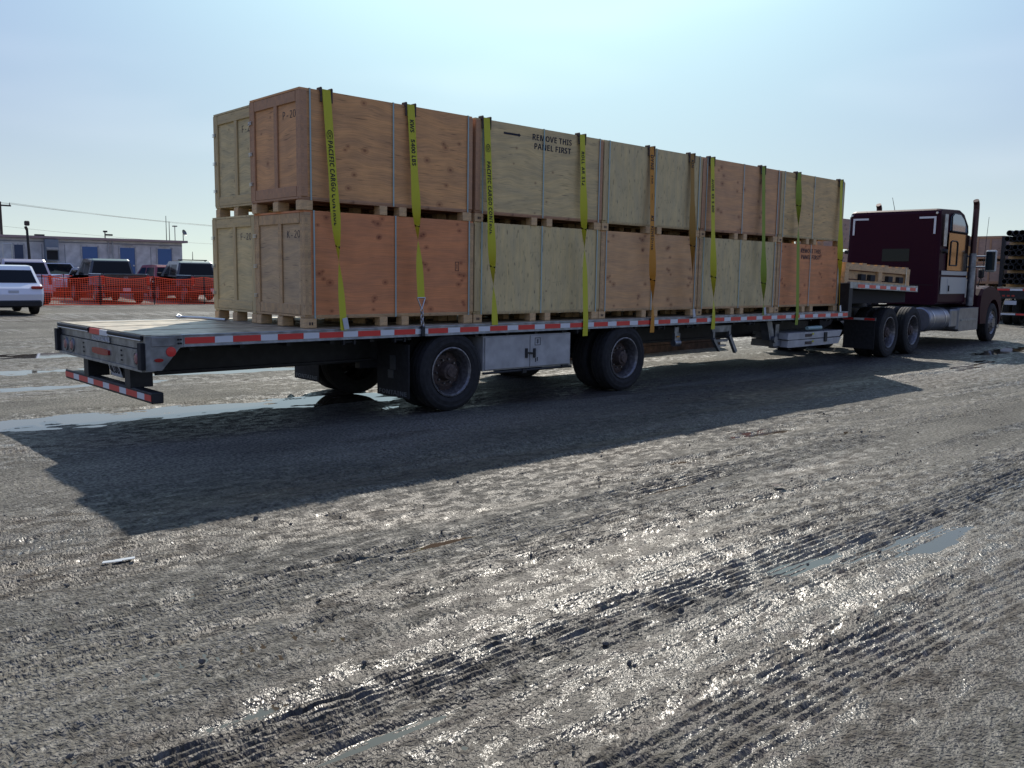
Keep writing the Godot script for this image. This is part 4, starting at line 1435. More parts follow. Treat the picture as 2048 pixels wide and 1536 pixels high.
	# tanks, boxes, steps
	for s: float in [-1.0, 1.0]:
		var tk := MB.new()
		tk.lathe([Vector2(0, 0.0), Vector2(0.0, 0.26), Vector2(0.02, 0.285), Vector2(1.33, 0.285), Vector2(1.35, 0.26), Vector2(1.35, 0.0)], Vector3(1.95, 0.70, 0.90 * s), Vector3(1, 0, 0), 28)
		var tank := part(t, "fuel_tank", tk, M.tank)
		for x in [2.2, 3.0]:
			var bd := MB.new()
			bd.lathe([Vector2(-0.03, 0.286), Vector2(-0.03, 0.294), Vector2(0.03, 0.294), Vector2(0.03, 0.286)], Vector3(x, 0.70, 0.90 * s), Vector3(1, 0, 0), 28)
			part(tank, "tank_strap", bd, M.steel)
		var bxm := MB.new()
		bxm.cham(Vector3(3.62, 0.70, 0.92 * s), Vector3(0.5, 0.44, 0.5), 0.03)
		part(t, "battery_box", bxm, M.tank)
		var stp := MB.new()
		stp.shell(PackedVector2Array([Vector2(3.92, 0.42), Vector2(3.92, 0.90), Vector2(4.0, 0.95), Vector2(5.5, 0.95), Vector2(5.5, 0.36), Vector2(4.0, 0.36)]), [[minf(0.6 * s, 1.18 * s), 0.97], [minf(0.66 * s, 1.12 * s), 1.0], [maxf(0.66 * s, 1.12 * s), 1.0], [maxf(0.6 * s, 1.18 * s), 0.97]], null)
		var stf := part(t, "side_fairing", stp, M.tank)
		part(stf, "tread_plate", bx(Vector3(4.1, 0.62, minf(1.18 * s, 1.2 * s)), Vector3(5.3, 0.66, maxf(1.18 * s, 1.2 * s))), M.rail)
		# exhaust
		var ex := MB.new()
		ex.cyl(Vector3(4.6, 2.3, 1.2 * s), Vector3(4.6, 3.4, 1.2 * s), 0.07, 0.07, 18)
		ex.cyl(Vector3(4.6, 3.4, 1.2 * s), Vector3(4.585, 3.52, 1.2 * s), 0.07, 0.07, 18)
		ex.cyl(Vector3(4.585, 3.52, 1.2 * s), Vector3(4.52, 3.6, 1.2 * s), 0.07, 0.066, 18)
		var stack := part(t, "exhaust_stack", ex, mat(lin(0.06, 0.03, 0.03), 0.35, 0.6))
		var mf := MB.new()
		mf.cyl(Vector3(4.6, 1.0, 1.2 * s), Vector3(4.6, 2.3, 1.2 * s), 0.085, 0.085, 18)
		part(stack, "heat_shield", mf, M.aluminium)
		# mirror on two arms
		var mr := MB.new()
		mr.cham(Vector3(5.35, 2.13, 1.42 * s), Vector3(0.12, 0.56, 0.25), 0.035)
		var mi := part(t, "door_mirror", mr, M.cream)
		part(mi, "mirror_glass", bx(Vector3(5.283, 1.9, 1.42 * s - 0.105), Vector3(5.289, 2.36, 1.42 * s + 0.105)), M.mirror)
		var am := MB.new()
		am.tube([Vector3(5.35, 1.98, 1.05 * s), Vector3(5.36, 1.98, 1.33 * s)], 0.02, 8)
		am.tube([Vector3(5.35, 2.25, 1.05 * s), Vector3(5.36, 2.25, 1.33 * s)], 0.02, 8)
		part(mi, "mirror_arm", am, M.steel)
	var hm := MB.new()
	hm.cham(Vector3(6.1, 1.82, 1.0), Vector3(0.1, 0.24, 0.14), 0.03)
	hm.tube([Vector3(6.1, 1.75, 1.0), Vector3(6.05, 1.45, 0.95)], 0.015, 8)
	part(t, "wing_mirror", hm, M.black)
	var an := MB.new()
	an.cyl(Vector3(5.45, 1.6, 1.2), Vector3(5.5, 3.25, 1.25), 0.008, 0.005, 6)
	part(t, "antenna", an, M.black)
	var an2 := MB.new()
	an2.cyl(Vector3(2.9, 3.28, -0.15), Vector3(2.86, 3.62, -0.22), 0.008, 0.005, 6)
	part(t, "antenna", an2, M.black)
	# timber frame riding on the front deck
	var f := thing("timber_skid", "open timber skid frame lying on the raised front deck behind the cab", "skid", Vector3(14.7, 1.49, -1.1), -0.0)
	f.rotation.z = -0.026
	var o := f.position
	for z in [0.88, -0.88]:
		part(f, "top_beam", bx(Vector3(-1.5, 0.27, z - 0.05), Vector3(1.38, 0.38, z + 0.05)), M.block)
		part(f, "bottom_beam", bx(Vector3(-1.5, 0.0, z - 0.05), Vector3(1.38, 0.075, z + 0.05)), M.block)
		for x in [-1.42, 0.0, 1.3]:
			part(f, "post", bx(Vector3(x - 0.08, 0.076, z - 0.045), Vector3(x + 0.08, 0.269, z + 0.045)), M.block)
		part(f, "back_board", bx(Vector3(-1.4, 0.10, z - 0.04), Vector3(1.3, 0.255, z - 0.015)), M.timber)
		for x in [-0.75, -0.35, 0.45, 0.95]:
			part(f, "rubber_block", bx(Vector3(x - 0.1, 0.076, z - 0.03), Vector3(x + 0.1, 0.2, z + 0.06)), M.rubber)
	for i in 9:
		part(f, "slat", bx(Vector3(-1.45 + i * 0.32, 0.381, -0.93), Vector3(-1.27 + i * 0.32, 0.398 + 0.008 * (i % 3), 0.93)), M.timber)
	part(f, "banding", bx(Vector3(1.18, 0.0, 0.932), Vector3(1.20, 0.40, 0.936)), M.steel)

# ------------------------------------------------------------------ vehicles in the car park
func car(called: String, label: String, category: String, rear: Vector3, az: float, kind: String, paint: Material, size := 1.0) -> Node3D:
	var dir := Vector3(sin(deg_to_rad(az)), 0, -cos(deg_to_rad(az)))
	var L := 4.55 if kind == "crossover" else (5.9 if kind == "pickup" else (5.3 if kind == "suv" else 4.8))
	var W := 1.86 if kind == "crossover" else (2.04 if kind in ["pickup", "suv"] else 1.84)
	var H := 1.69 if kind == "crossover" else (1.96 if kind == "pickup" else (1.94 if kind == "suv" else 1.47))
	var belt := 1.02 if kind == "crossover" else (1.22 if kind in ["pickup", "suv"] else 0.95)
	var r := 0.36 if kind == "crossover" else (0.41 if kind in ["pickup", "suv"] else 0.33)
	var t := thing(called, label, category, rear + dir * L * 0.5 * size, deg_to_rad(90.0 - az), "vehicles parked behind the orange fence" if kind != "crossover" else "")
	var h := L * 0.5
	var low := 0.28 if kind != "pickup" else 0.46
	var xr := -h + (1.22 if kind == "pickup" else 0.92)
	var xf := h - (0.95 if kind != "pickup" else 1.02)
	var pts := PackedVector2Array()
	var arch := func(cx: float) -> void:
		for i in 11:
			var a := PI - PI * i / 10.0
			pts.append(Vector2(cx + cos(a) * (r + 0.07), maxf(low, r + sin(a) * (r + 0.07))))
	pts.append(Vector2(-h + 0.12, low + 0.02))
	arch.call(xr)
	arch.call(xf)
	pts.append_array(PackedVector2Array([Vector2(h - 0.12, low), Vector2(h - 0.01, low + 0.2), Vector2(h, belt * 0.72), Vector2(h - 0.12, belt * 0.88)]))
	if kind == "pickup":
		pts.append_array(PackedVector2Array([Vector2(h - 1.5, belt), Vector2(-h + 2.05, belt), Vector2(-h + 2.05, 0.75), Vector2(-h + 0.06, 0.75), Vector2(-h + 0.02, low + 0.25)]))
	else:
		pts.append_array(PackedVector2Array([Vector2(h - 1.25, belt - 0.02), Vector2(-h + 0.2, belt + 0.02), Vector2(-h + 0.05, belt - 0.12), Vector2(-h, low + 0.42), Vector2(-h + 0.03, low + 0.22)]))
	var half := func(y: float) -> float: return 1.0 - 0.12 * maxf(0.0, 0.6 - y) - 0.05 * smoothstep(0.8, 1.3, y)
	var b := MB.new()
	b.shell(pts, [[-W * 0.5, 0.975], [-W * 0.5 + 0.07, 1.0], [W * 0.5 - 0.07, 1.0], [W * 0.5, 0.975]], half)
	part(t, "body", b, paint)
	# upper body
	var gp: PackedVector2Array
	if kind == "pickup":
		gp = PackedVector2Array([Vector2(-h + 2.05, belt - 0.02), Vector2(-h + 2.14, H - 0.08), Vector2(-h + 2.3, H), Vector2(h - 2.25, H), Vector2(h - 1.45, belt - 0.02)])
	elif kind == "sedan":
		gp = PackedVector2Array([Vector2(-h + 0.75, belt), Vector2(-h + 1.45, H - 0.06), Vector2(-h + 1.8, H), Vector2(h - 2.1, H - 0.02), Vector2(h - 1.2, belt - 0.02)])
	elif kind == "crossover":
		gp = PackedVector2Array([Vector2(-h + 0.22, belt), Vector2(-h + 0.62, H - 0.14), Vector2(-h + 0.7, H - 0.04), Vector2(-h + 1.2, H), Vector2(h - 2.1, H - 0.04), Vector2(h - 1.2, belt - 0.03)])
	else:
		gp = PackedVector2Array([Vector2(-h + 0.1, belt), Vector2(-h + 0.38, H - 0.12), Vector2(-h + 0.5, H - 0.02), Vector2(-h + 1.2, H), Vector2(h - 2.3, H - 0.03), Vector2(h - 1.3, belt - 0.02)])
	var hw := func(y: float) -> float: return 0.95 - 0.17 * clampf((y - belt) / (H - belt), 0.0, 1.0)
	var g := MB.new()
	g.shell(gp, [[-W * 0.5, 0.97], [-W * 0.5 + 0.09, 1.0], [W * 0.5 - 0.09, 1.0], [W * 0.5, 0.97]], hw)
	part(t, "roof", g, paint)
	# glass
	var zof := func(y: float) -> float: return W * 0.5 * hw.call(y) + 0.004
	var y0 := belt + 0.05
	var y1 := H - 0.17
	for s: float in [-1.0, 1.0]:
		var xa := gp[0].x + 0.28
		var xb := gp[gp.size() - 1].x - 0.42
		var mid := (xa + xb) * 0.5
		for k in 2:
			var w := MB.new()
			var a := xa if k == 0 else mid + 0.05
			var c := mid - 0.05 if k == 0 else xb
			var ta := 0.28 if k == 0 and kind != "pickup" else 0.06
			var tb := 0.62 if k == 1 else 0.0
			w.quad(Vector3(a, y0, s * zof.call(y0)), Vector3(c, y0, s * zof.call(y0)), Vector3(c - tb, y1, s * zof.call(y1)), Vector3(a + ta, y1, s * zof.call(y1)), Vector3(0, 0.2, s))
			part(t, "side_window", w, M.glass)
		for k in 2:
			var hd := MB.new()
			hd.box(Vector3(xa + 0.3 + k * 1.0, belt - 0.13, s * (W * 0.5 - 0.01)), Vector3(0.16, 0.03, 0.03))
			part(t, "door_handle", hd, paint)
		var mm := MB.new()
		mm.cham(Vector3(xb + 0.1, belt + 0.1, s * (W * 0.5 + 0.1)), Vector3(0.14, 0.17, 0.2), 0.03)
		part(t, "side_mirror", mm, M.black if kind == "pickup" else paint)
	var rw := MB.new()
	var p0 := gp[0]
	var p1 := gp[1]
	var na := Vector3(-(p1.y - p0.y), (p1.x - p0.x), 0).normalized()
	var ra := p0.lerp(p1, 0.12)
	var rb := p0.lerp(p1, 0.93)
	var za: float = zof.call(ra.y) - 0.1
	var zb: float = zof.call(rb.y) - 0.1
	rw.quad(Vector3(ra.x, ra.y, -za) + na * 0.006, Vector3(ra.x, ra.y, za) + na * 0.006, Vector3(rb.x, rb.y, zb) + na * 0.006, Vector3(rb.x, rb.y, -zb) + na * 0.006, na)
	part(t, "rear_window", rw, M.glass)
	var f0 := gp[gp.size() - 1]
	var f1 := gp[gp.size() - 2]
	var nf := Vector3(f1.y - f0.y, f0.x - f1.x, 0).normalized()
	var fa := f0.lerp(f1, 0.1)
	var fb := f0.lerp(f1, 0.93)
	var wz: float = zof.call(fa.y) - 0.1
	var wz2: float = zof.call(fb.y) - 0.1
	var wsm := MB.new()
	wsm.quad(Vector3(fa.x, fa.y, -wz) + nf * 0.006, Vector3(fa.x, fa.y, wz) + nf * 0.006, Vector3(fb.x, fb.y, wz2) + nf * 0.006, Vector3(fb.x, fb.y, -wz2) + nf * 0.006, nf)
	part(t, "windscreen", wsm, M.glass)
	if kind == "pickup":
		for s: float in [-1.0, 1.0]:
			var bs := MB.new()
			bs.cham(Vector3(-h + 1.06, 1.03, s * (W * 0.5 - 0.06)), Vector3(1.98, 0.54, 0.09), 0.02)
			part(t, "bed_side", bs, paint)
		var tg := MB.new()
		tg.cham(Vector3(-h + 0.05, 1.03, 0), Vector3(0.08, 0.54, W - 0.32), 0.02)
		part(t, "tailgate", tg, paint)
		var tn := MB.new()
		tn.box(Vector3(-h + 1.06, 0.79, 0), Vector3(1.9, 0.03, W - 0.2))
		part(t, "bed_floor", tn, M.black)
		var em := MB.new()
		em.cham(Vector3(-h + 0.006, 1.12, 0.0), Vector3(0.012, 0.12, 0.18), 0.004)
		part(t, "badge", em, M.rim)
	for s: float in [-1.0, 1.0]:
		var tl := MB.new()
		if kind == "pickup":
			tl.cham(Vector3(-h + 0.04, 1.03, s * (W * 0.5 - 0.08)), Vector3(0.09, 0.4, 0.13), 0.02)
		elif kind == "suv":
			tl.cham(Vector3(-h + 0.06, 1.05, s * (W * 0.5 - 0.13)), Vector3(0.1, 0.42, 0.13), 0.02)
		else:
			tl.cham(Vector3(-h + 0.07, belt - 0.09, s * (W * 0.5 - 0.21)), Vector3(0.16, 0.1, 0.36), 0.03)
		part(t, "tail_light", tl, M.red_lens)
		var hl := MB.new()
		hl.cham(Vector3(h - 0.08, belt * 0.76, s * (W * 0.5 - 0.26)), Vector3(0.16, 0.14, 0.34), 0.03)
		part(t, "headlight", hl, M.chrome)
	var bp := MB.new()
	if kind == "pickup":
		bp.cham(Vector3(-h + 0.04, 0.60, 0), Vector3(0.22, 0.2, W - 0.1), 0.04)
		part(t, "rear_bumper", bp, M.black)
	else:
		bp.cham(Vector3(-h + 0.07, low + 0.1, 0), Vector3(0.2, 0.24, W - 0.16), 0.05)
		part(t, "rear_bumper", bp, M.black)
	var fbp := MB.new()
	fbp.cham(Vector3(h - 0.06, low + 0.14, 0), Vector3(0.16, 0.22, W - 0.2), 0.05)
	part(t, "front_bumper", fbp, M.black)
	var py := 0.62 if kind == "pickup" else belt - 0.26
	var pl := MB.new()
	pl.box(Vector3(-h - (0.075 if kind == "pickup" else -0.015), py, 0), Vector3(0.012, 0.15, 0.31))
	part(t, "license_plate", pl, M.plate)
	var ty: ArrayMesh = tyre(r, 0.25, r * 0.66, 28).mesh()
	var rm := MB.new()
	rm.lathe([Vector2(-0.02, r * 0.67), Vector2(0.0, r * 0.63), Vector2(-0.03, r * 0.5), Vector2(-0.015, r * 0.2), Vector2(0.0, 0.0)], Vector3.ZERO, Vector3(0, 0, 1), 20)
	var rmm: ArrayMesh = rm.mesh()
	for x in [xr, xf]:
		for s: float in [-1.0, 1.0]:
			var w := subnode(t, "wheel", Vector3(x, r - 0.005, s * (W * 0.5 - 0.02)))
			if s < 0: w.rotation.y = PI
			var tt := part(w, "tyre", ty, M.rubber)
			tt.position.z = -0.125
			part(w, "rim", rmm, M.rim)
	part(t, "underbody", bx(Vector3(-h + 0.3, low - 0.02, -W * 0.5 + 0.3), Vector3(h - 0.3, low + 0.35, W * 0.5 - 0.3)), M.dark)
	if size != 1.0: t.scale = Vector3.ONE * size
	return t

func paint(r: float, g: float, b: float, rough := 0.3) -> StandardMaterial3D:
	var m := mat(lin(r, g, b), rough, 0.0)
	m.clearcoat_enabled = true
	m.clearcoat_roughness = 0.05
	return m

func net_fence(called: String, label: String, a: Vector3, b: Vector3, high: float, posts: int, sag: float) -> void:
	var t := thing(called, label, "fence", (a + b) * 0.5)
	var n := MB.new()
	var dir := (b - a)
	var ln := dir.length()
	dir /= ln
	var nr := Vector3(-dir.z, 0, dir.x)
	var cols := int(ln / 0.10)
	var rows := 14
	var pt := func(u: float, v: float) -> Vector3:
		var seg := absf(sin(u / ln * PI * (posts - 1)))
		return a + dir * u + Vector3(0, 0.03 + v * (high - sag * seg), 0) + nr * (0.06 * sin(u * 2.3) * (0.3 + v))
	for c in cols + 1:
		var u := ln * c / cols
		for k in 3:
			var p: Vector3 = pt.call(u, k / 3.0)
			var q: Vector3 = pt.call(u, (k + 1) / 3.0)
			n.quad(p - dir * 0.009, p + dir * 0.009, q + dir * 0.009, q - dir * 0.009, nr)
	for r in rows + 1:
		var v := float(r) / rows
		var step := 2
		for c in range(0, cols, step):
			var p: Vector3 = pt.call(ln * c / cols, v)
			var q: Vector3 = pt.call(ln * mini(c + step, cols) / cols, v)
			var th := 0.008 if r % 7 != 0 else 0.02
			n.quad(p - Vector3(0, th, 0), q - Vector3(0, th, 0), q + Vector3(0, th, 0), p + Vector3(0, th, 0), nr)
	part(t, "netting", n, M.net, true)
	for i in posts:
		var p := a.lerp(b, float(i) / (posts - 1))
		var s := MB.new()
		s.cyl(p - Vector3(0, 0.05, 0), p + Vector3(0, high + 0.08, 0), 0.02, 0.02, 8)
		part(t, "stake", s, M.black, true)

func _yard_left() -> void:
	var white := paint(0.72, 0.74, 0.77, 0.35)
	var silver := paint(0.42, 0.38, 0.42)
	var black := paint(0.010, 0.016, 0.022, 0.2)
	var navy := paint(0.012, 0.014, 0.022, 0.2)
	var redp := paint(0.28, 0.02, 0.018)
	car("white_crossover", "white crossover parked in front of the orange fence, rear towards the camera", "car", Vector3(4.92, 0, -25.2), 2.0, "crossover", white, 1.0)
	car("silver_suv", "tall silver-grey SUV just behind the white crossover", "car", Vector3(7.75, 0, -34.9), 4.0, "suv", silver, 1.03)
	car("black_pickup", "black crew-cab pickup behind the middle of the orange fence", "pickup", Vector3(11.85, 0, -34.6), 3.0, "pickup", black, 1.07)
	car("dark_pickup", "dark pickup with roof rack partly hidden by the crates", "pickup", Vector3(15.75, 0, -33.9), 3.0, "pickup", navy, 1.05)
	car("white_pickup", "white SUV facing the camera between the silver SUV and the black pickup", "car", Vector3(12.55, 0, -51.5), 176.0, "suv", white, 1.0)
	car("white_sedan", "pale car glimpsed behind the cab of the black pickup", "car", Vector3(13.5, 0, -44.0), 5.0, "crossover", white, 1.0).set_meta("group", "vehicles parked behind the orange fence")
	car("glinting_suv", "white SUV with sun glinting on it, right of the black pickup", "car", Vector3(16.9, 0, -43.8), 176.0, "suv", white, 0.98)
	car("red_suv", "red car whose roof shows between the two dark pickups", "car", Vector3(16.3, 0, -40.2), 4.0, "suv", redp, 0.97)
	car("pale_sedan", "pale blue-grey car far left behind the silver SUV", "car", Vector3(9.6, 0, -46.5), 6.0, "suv", paint(0.45, 0.50, 0.55), 0.95)
	net_fence("safety_fence", "orange plastic mesh safety fence strung before the parked pickups", Vector3(8.0, 0, -33.6), Vector3(19.5, 0, -32.6), 1.25, 6, 0.12)
	net_fence("safety_fence", "orange mesh fence further back between the silver SUV and the black pickup", Vector3(9.3, 0, -40.5), Vector3(12.5, 0, -41.0), 1.25, 3, 0.08)
	# roof rack on the dark pickup's load, a thing of its own look: antennas and bar
	var rk := MB.new()
	rk.box(Vector3(15.9, 2.12, -36.6), Vector3(1.5, 0.05, 0.06))
	rk.box(Vector3(15.25, 2.08, -36.6), Vector3(0.05, 0.1, 0.06))
	rk.box(Vector3(16.55, 2.08, -36.6), Vector3(0.05, 0.1, 0.06))
	rk.cyl(Vector3(15.9, 2.12, -36.6), Vector3(15.9, 2.55, -36.6), 0.02, 0.012, 6)
	solo("light_bar", rk, M.black, "thin light bar with a short whip mounted on the dark pickup roof", "light bar")

	# long portable office
	var A := Vector3(3.0, 0, -49.9)
	var B := Vector3(20.1, 0, -48.15)
	var dir := (B - A).normalized()
	var ln := (B - A).length()
	var nr := Vector3(-dir.z, 0, dir.x)
	var o := thing("office_building", "long low pale site office with blue doors and a wall air conditioner", "building", A, atan2(-dir.z, dir.x))
	var wall := dirty(mat(lin(0.62, 0.62, 0.59), 0.7), 61, 0.8, 0.25)
	var w0 := part(o, "wall", bx(Vector3(0, 0, -9), Vector3(ln, 3.32, 0)), wall)
	var seams := 14
	for i in seams:
		var x := 0.6 + i * 1.22
		part(w0, "panel_seam", bx(Vector3(x, 0.2, 0.0), Vector3(x + 0.035, 3.0, 0.015)), mat(lin(0.24, 0.25, 0.25), 0.7))
	part(w0, "band", bx(Vector3(0, 3.12, 0.016), Vector3(ln, 3.17, 0.03)), mat(lin(0.2, 0.21, 0.22), 0.7))
	part(w0, "skirting", bx(Vector3(0, 0, 0.0), Vector3(ln, 0.5, 0.03)), mat(lin(0.22, 0.23, 0.24), 0.8))
	var rf := part(o, "roof", bx(Vector3(-0.3, 3.33, -9.3), Vector3(ln + 0.3, 3.47, 0.25)), mat(lin(0.30, 0.22, 0.20), 0.7))
	part(rf, "roof_vent", bx(Vector3(9.0, 3.47, -1.4), Vector3(9.5, 3.60, -1.0)), M.black)
	var bl := mat(lin(0.05, 0.12, 0.26), 0.5)
	# doors at the pixels' own places along the wall
	for e in [[0.09, 0], [0.463, 1], [0.673, 1], [0.892, 1]]:
		var x: float = ln * (0.41 + 0.59 * e[0])
		var hwid := 0.42 if e[1] == 1 else 0.22
		var dr := part(o, "door", bx(Vector3(x - hwid, 0.85, 0.0), Vector3(x + hwid, 2.92, 0.045)), bl if e[1] == 1 else mat(lin(0.03, 0.05, 0.09), 0.5))
		part(dr, "door_frame", bx(Vector3(x - hwid - 0.09, 0.85, 0.0), Vector3(x - hwid - 0.01, 3.0, 0.06)), M.white)
		part(dr, "door_frame", bx(Vector3(x + hwid + 0.01, 0.85, 0.0), Vector3(x + hwid + 0.09, 3.0, 0.06)), M.white)
		part(dr, "door_handle", bx(Vector3(x + hwid - 0.12, 1.8, 0.046), Vector3(x + hwid - 0.04, 1.88, 0.09)), M.steel)
	for e in [0.673, 0.892]:
		var x: float = ln * (0.41 + 0.59 * e)
		part(o, "wall_lamp", bx(Vector3(x - 0.3, 3.05, 0.031), Vector3(x + 0.3, 3.11, 0.12)), M.white)
	var ac := part(o, "air_conditioner", bx(Vector3(9.27, 2.05, 0.0), Vector3(9.98, 3.28, 0.45)), mat(lin(0.16, 0.19, 0.22), 0.6))
	part(ac, "hood", bx(Vector3(9.32, 2.68, 0.45), Vector3(9.94, 2.82, 0.6)), M.white)
	part(ac, "vent_grille", bx(Vector3(9.34, 2.1, 0.45), Vector3(9.92, 2.62, 0.47)), M.dark)
	for x in [12.78, 13.03]:
		var p := MB.new()
		p.cyl(Vector3(x, 0, 0.1), Vector3(x, 3.35, 0.1), 0.04, 0.04, 8)
		part(o, "downpipe", p, M.white)
	part(o, "notice", bx(Vector3(ln - 0.75, 1.85, 0.0), Vector3(ln - 0.1, 2.2, 0.03)), mat(lin(0.45, 0.30, 0.06), 0.6))
	part(o, "notice", bx(Vector3(ln - 0.75, 1.3, 0.0), Vector3(ln - 0.15, 1.65, 0.03)), mat(lin(0.05, 0.20, 0.30), 0.6))
	var rl := MB.new()
	for y in [0.9, 1.8, 2.95]:
		rl.cyl(Vector3(7.05, y, 0.9), Vector3(7.5, y, 0.9), 0.03, 0.03, 6)
	for x in [7.05, 7.5]:
		rl.cyl(Vector3(x, 0, 0.9), Vector3(x, 2.95, 0.9), 0.03, 0.03, 6)
	part(o, "stair_railing", rl, M.steel)
	# masts and dish on the roof end
	var g := "aerials on the office roof"
	var top := 3.47
	for e in [[20.0 - 0.15, 5.1, "taller thin aerial mast on the office roof"], [20.05, 4.75, "shorter thin aerial mast beside the taller one on the office roof"]]:
		var m := MB.new()
		m.cyl(Vector3(e[0], top, -50.0), Vector3(e[0], e[1], -50.0), 0.025, 0.018, 6)
		solo("aerial_mast", m, M.black, e[2], "aerial", g)
	var ds := MB.new()
	ds.cyl(Vector3(20.3, top - 0.1, -48.4), Vector3(20.3, top + 0.55, -48.4), 0.03, 0.03, 8)
	ds.lathe([Vector2(0.0, 0.0), Vector2(0.03, 0.12), Vector2(0.10, 0.2), Vector2(0.08, 0.2), Vector2(0.0, 0.11)], Vector3(20.3, top + 0.5, -48.35), Vector3(0.5, 0.4, 0.75).normalized(), 18)
	solo("satellite_dish", ds, M.rim, "small satellite dish at the right roof corner of the office", "dish")
	var wp := MB.new()
	wp.cyl(Vector3(19.85, top, -48.6), Vector3(19.85, top + 0.9, -48.6), 0.025, 0.025, 8)
	wp.box(Vector3(19.85, top + 0.92, -48.6), Vector3(0.24, 0.07, 0.24))
	solo("roof_sensor", wp, M.rim, "post with flat head next to the satellite dish on the office roof", "sensor")
	var cm := MB.new()
	cm.cyl(Vector3(15.76, top, -49.2), Vector3(15.76, top + 0.4, -49.2), 0.035, 0.035, 8)
	cm.box(Vector3(15.96, top + 0.22, -49.1), Vector3(0.4, 0.1, 0.12))
	cm.box(Vector3(15.76, top + 0.42, -49.15), Vector3(0.2, 0.1, 0.2))
	solo("roof_camera", cm, M.black, "small camera bracket on the middle of the office roof", "camera")
	# lamp post and power pole
	var lp := thing("lamp_post", "dark lamp post with box floodlight in front of the office", "lamp post", Vector3(10.5, 0, -45.0))
	var pm := MB.new()
	pm.cyl(Vector3.ZERO, Vector3(-0.12, 3.7, 0), 0.09, 0.06, 10)
	part(lp, "post", pm, M.black)
	var lm := MB.new()
	lm.cham(Vector3(-0.12, 3.98, 0.05), Vector3(0.24, 0.26, 0.2), 0.04)
	lm.cyl(Vector3(-0.12, 3.65, 0), Vector3(-0.2, 3.8, 0.05), 0.08, 0.07, 8)
	part(lp, "floodlight", lm, M.rust)
	var pp := thing("power_pole", "wooden power pole at the left edge carrying the overhead wires", "pole", Vector3(18.0, 0, -83.9))
	var ppm := MB.new()
	ppm.cyl(Vector3.ZERO, Vector3(0, 7.6, 0), 0.16, 0.11, 10)
	part(pp, "post", ppm, M.rust)
	part(pp, "crossarm", bx(Vector3(-0.9, 7.2, -0.06), Vector3(0.9, 7.34, 0.06)), M.rust)
	for k in 3:
		var i := MB.new()
		i.cyl(Vector3(-0.8 + k * 0.8, 7.34, 0), Vector3(-0.8 + k * 0.8, 7.55, 0), 0.05, 0.03, 8)
		part(pp, "insulator", i, M.rim)
	var ends := [[7.55, -0.8, 7.1], [7.55, 0.0, 6.75], [7.55, 0.8, 6.9], [5.4, 0.0, 5.1]]
	for k in 4:
		var e: Array = ends[k]
		var b := MB.new()
		var pts := []
		for i in 25:
			var f := float(i) / 24
			var p := Vector3(18.0 + e[1], e[0], -83.9).lerp(Vector3(75.0 + e[1], e[2] + 0.6, -96.0), f)
			p.y -= 1.6 * 4.0 * f * (1.0 - f) * 0.6
			pts.append(p)
		b.tube(pts, 0.01, 5)
		solo("overhead_wire", b, M.black, ["first of the three high wires crossing the sky above the office", "middle one of the three high wires above the office", "last of the three high wires above the office", "single lower wire just above the office roof"][k], "wire", "overhead wires")

# ------------------------------------------------------------------ loads to the right
func far_trailer(label: String, at: Vector3, turn: float, long: float) -> Node3D:
	var t := thing("far_flatbed", label, "trailer", at, turn)
	part(t, "deck", bx(Vector3(0, 1.36, -1.3), Vector3(long, 1.43, 1.3)), M.deck)
	for z in [-0.6, 0.6]:
		part(t, "beam", bx(Vector3(0.1, 0.95, z - 0.07), Vector3(long, 1.355, z + 0.07)), M.black)
	part(t, "rear_panel", bx(Vector3(-0.03, 1.0, -1.28), Vector3(0.05, 1.35, 1.28)), M.black)
	for k in 6:
		part(t, "reflective_strip", bx(Vector3(-0.04, 1.30, -1.28 + k * 0.427), Vector3(-0.032, 1.37, -1.28 + (k + 1) * 0.427 - 0.01)), M.red if k % 2 == 0 else M.white_tape)
	for k in 3:
		part(t, "marker_light", bx(Vector3(-0.045, 1.08, -1.1 + k * 0.16), Vector3(-0.032, 1.14, -1.0 + k * 0.16)), M.red_lens)
	part(t, "license_plate", bx(Vector3(-0.05, 0.78, -1.0), Vector3(-0.035, 0.93, -0.6)), M.plate)
	part(t, "guard_bar", bx(Vector3(0.0, 0.38, -1.2), Vector3(0.1, 0.48, 1.2)), M.black)
	for k in 4:
		part(t, "reflective_strip", bx(Vector3(-0.005, 0.40, -1.2 + k * 0.6), Vector3(-0.001, 0.46, -0.62 + k * 0.6)), M.white_tape if k % 2 == 0 else M.red)
	for x in [1.2, 2.5]:
		truck_wheel(t, Vector3(x, 0.5, 1.29), 0.5, true, 0.15)
		truck_wheel(t, Vector3(x, 0.5, -1.29), 0.5, true, 0.15, true)
	return t

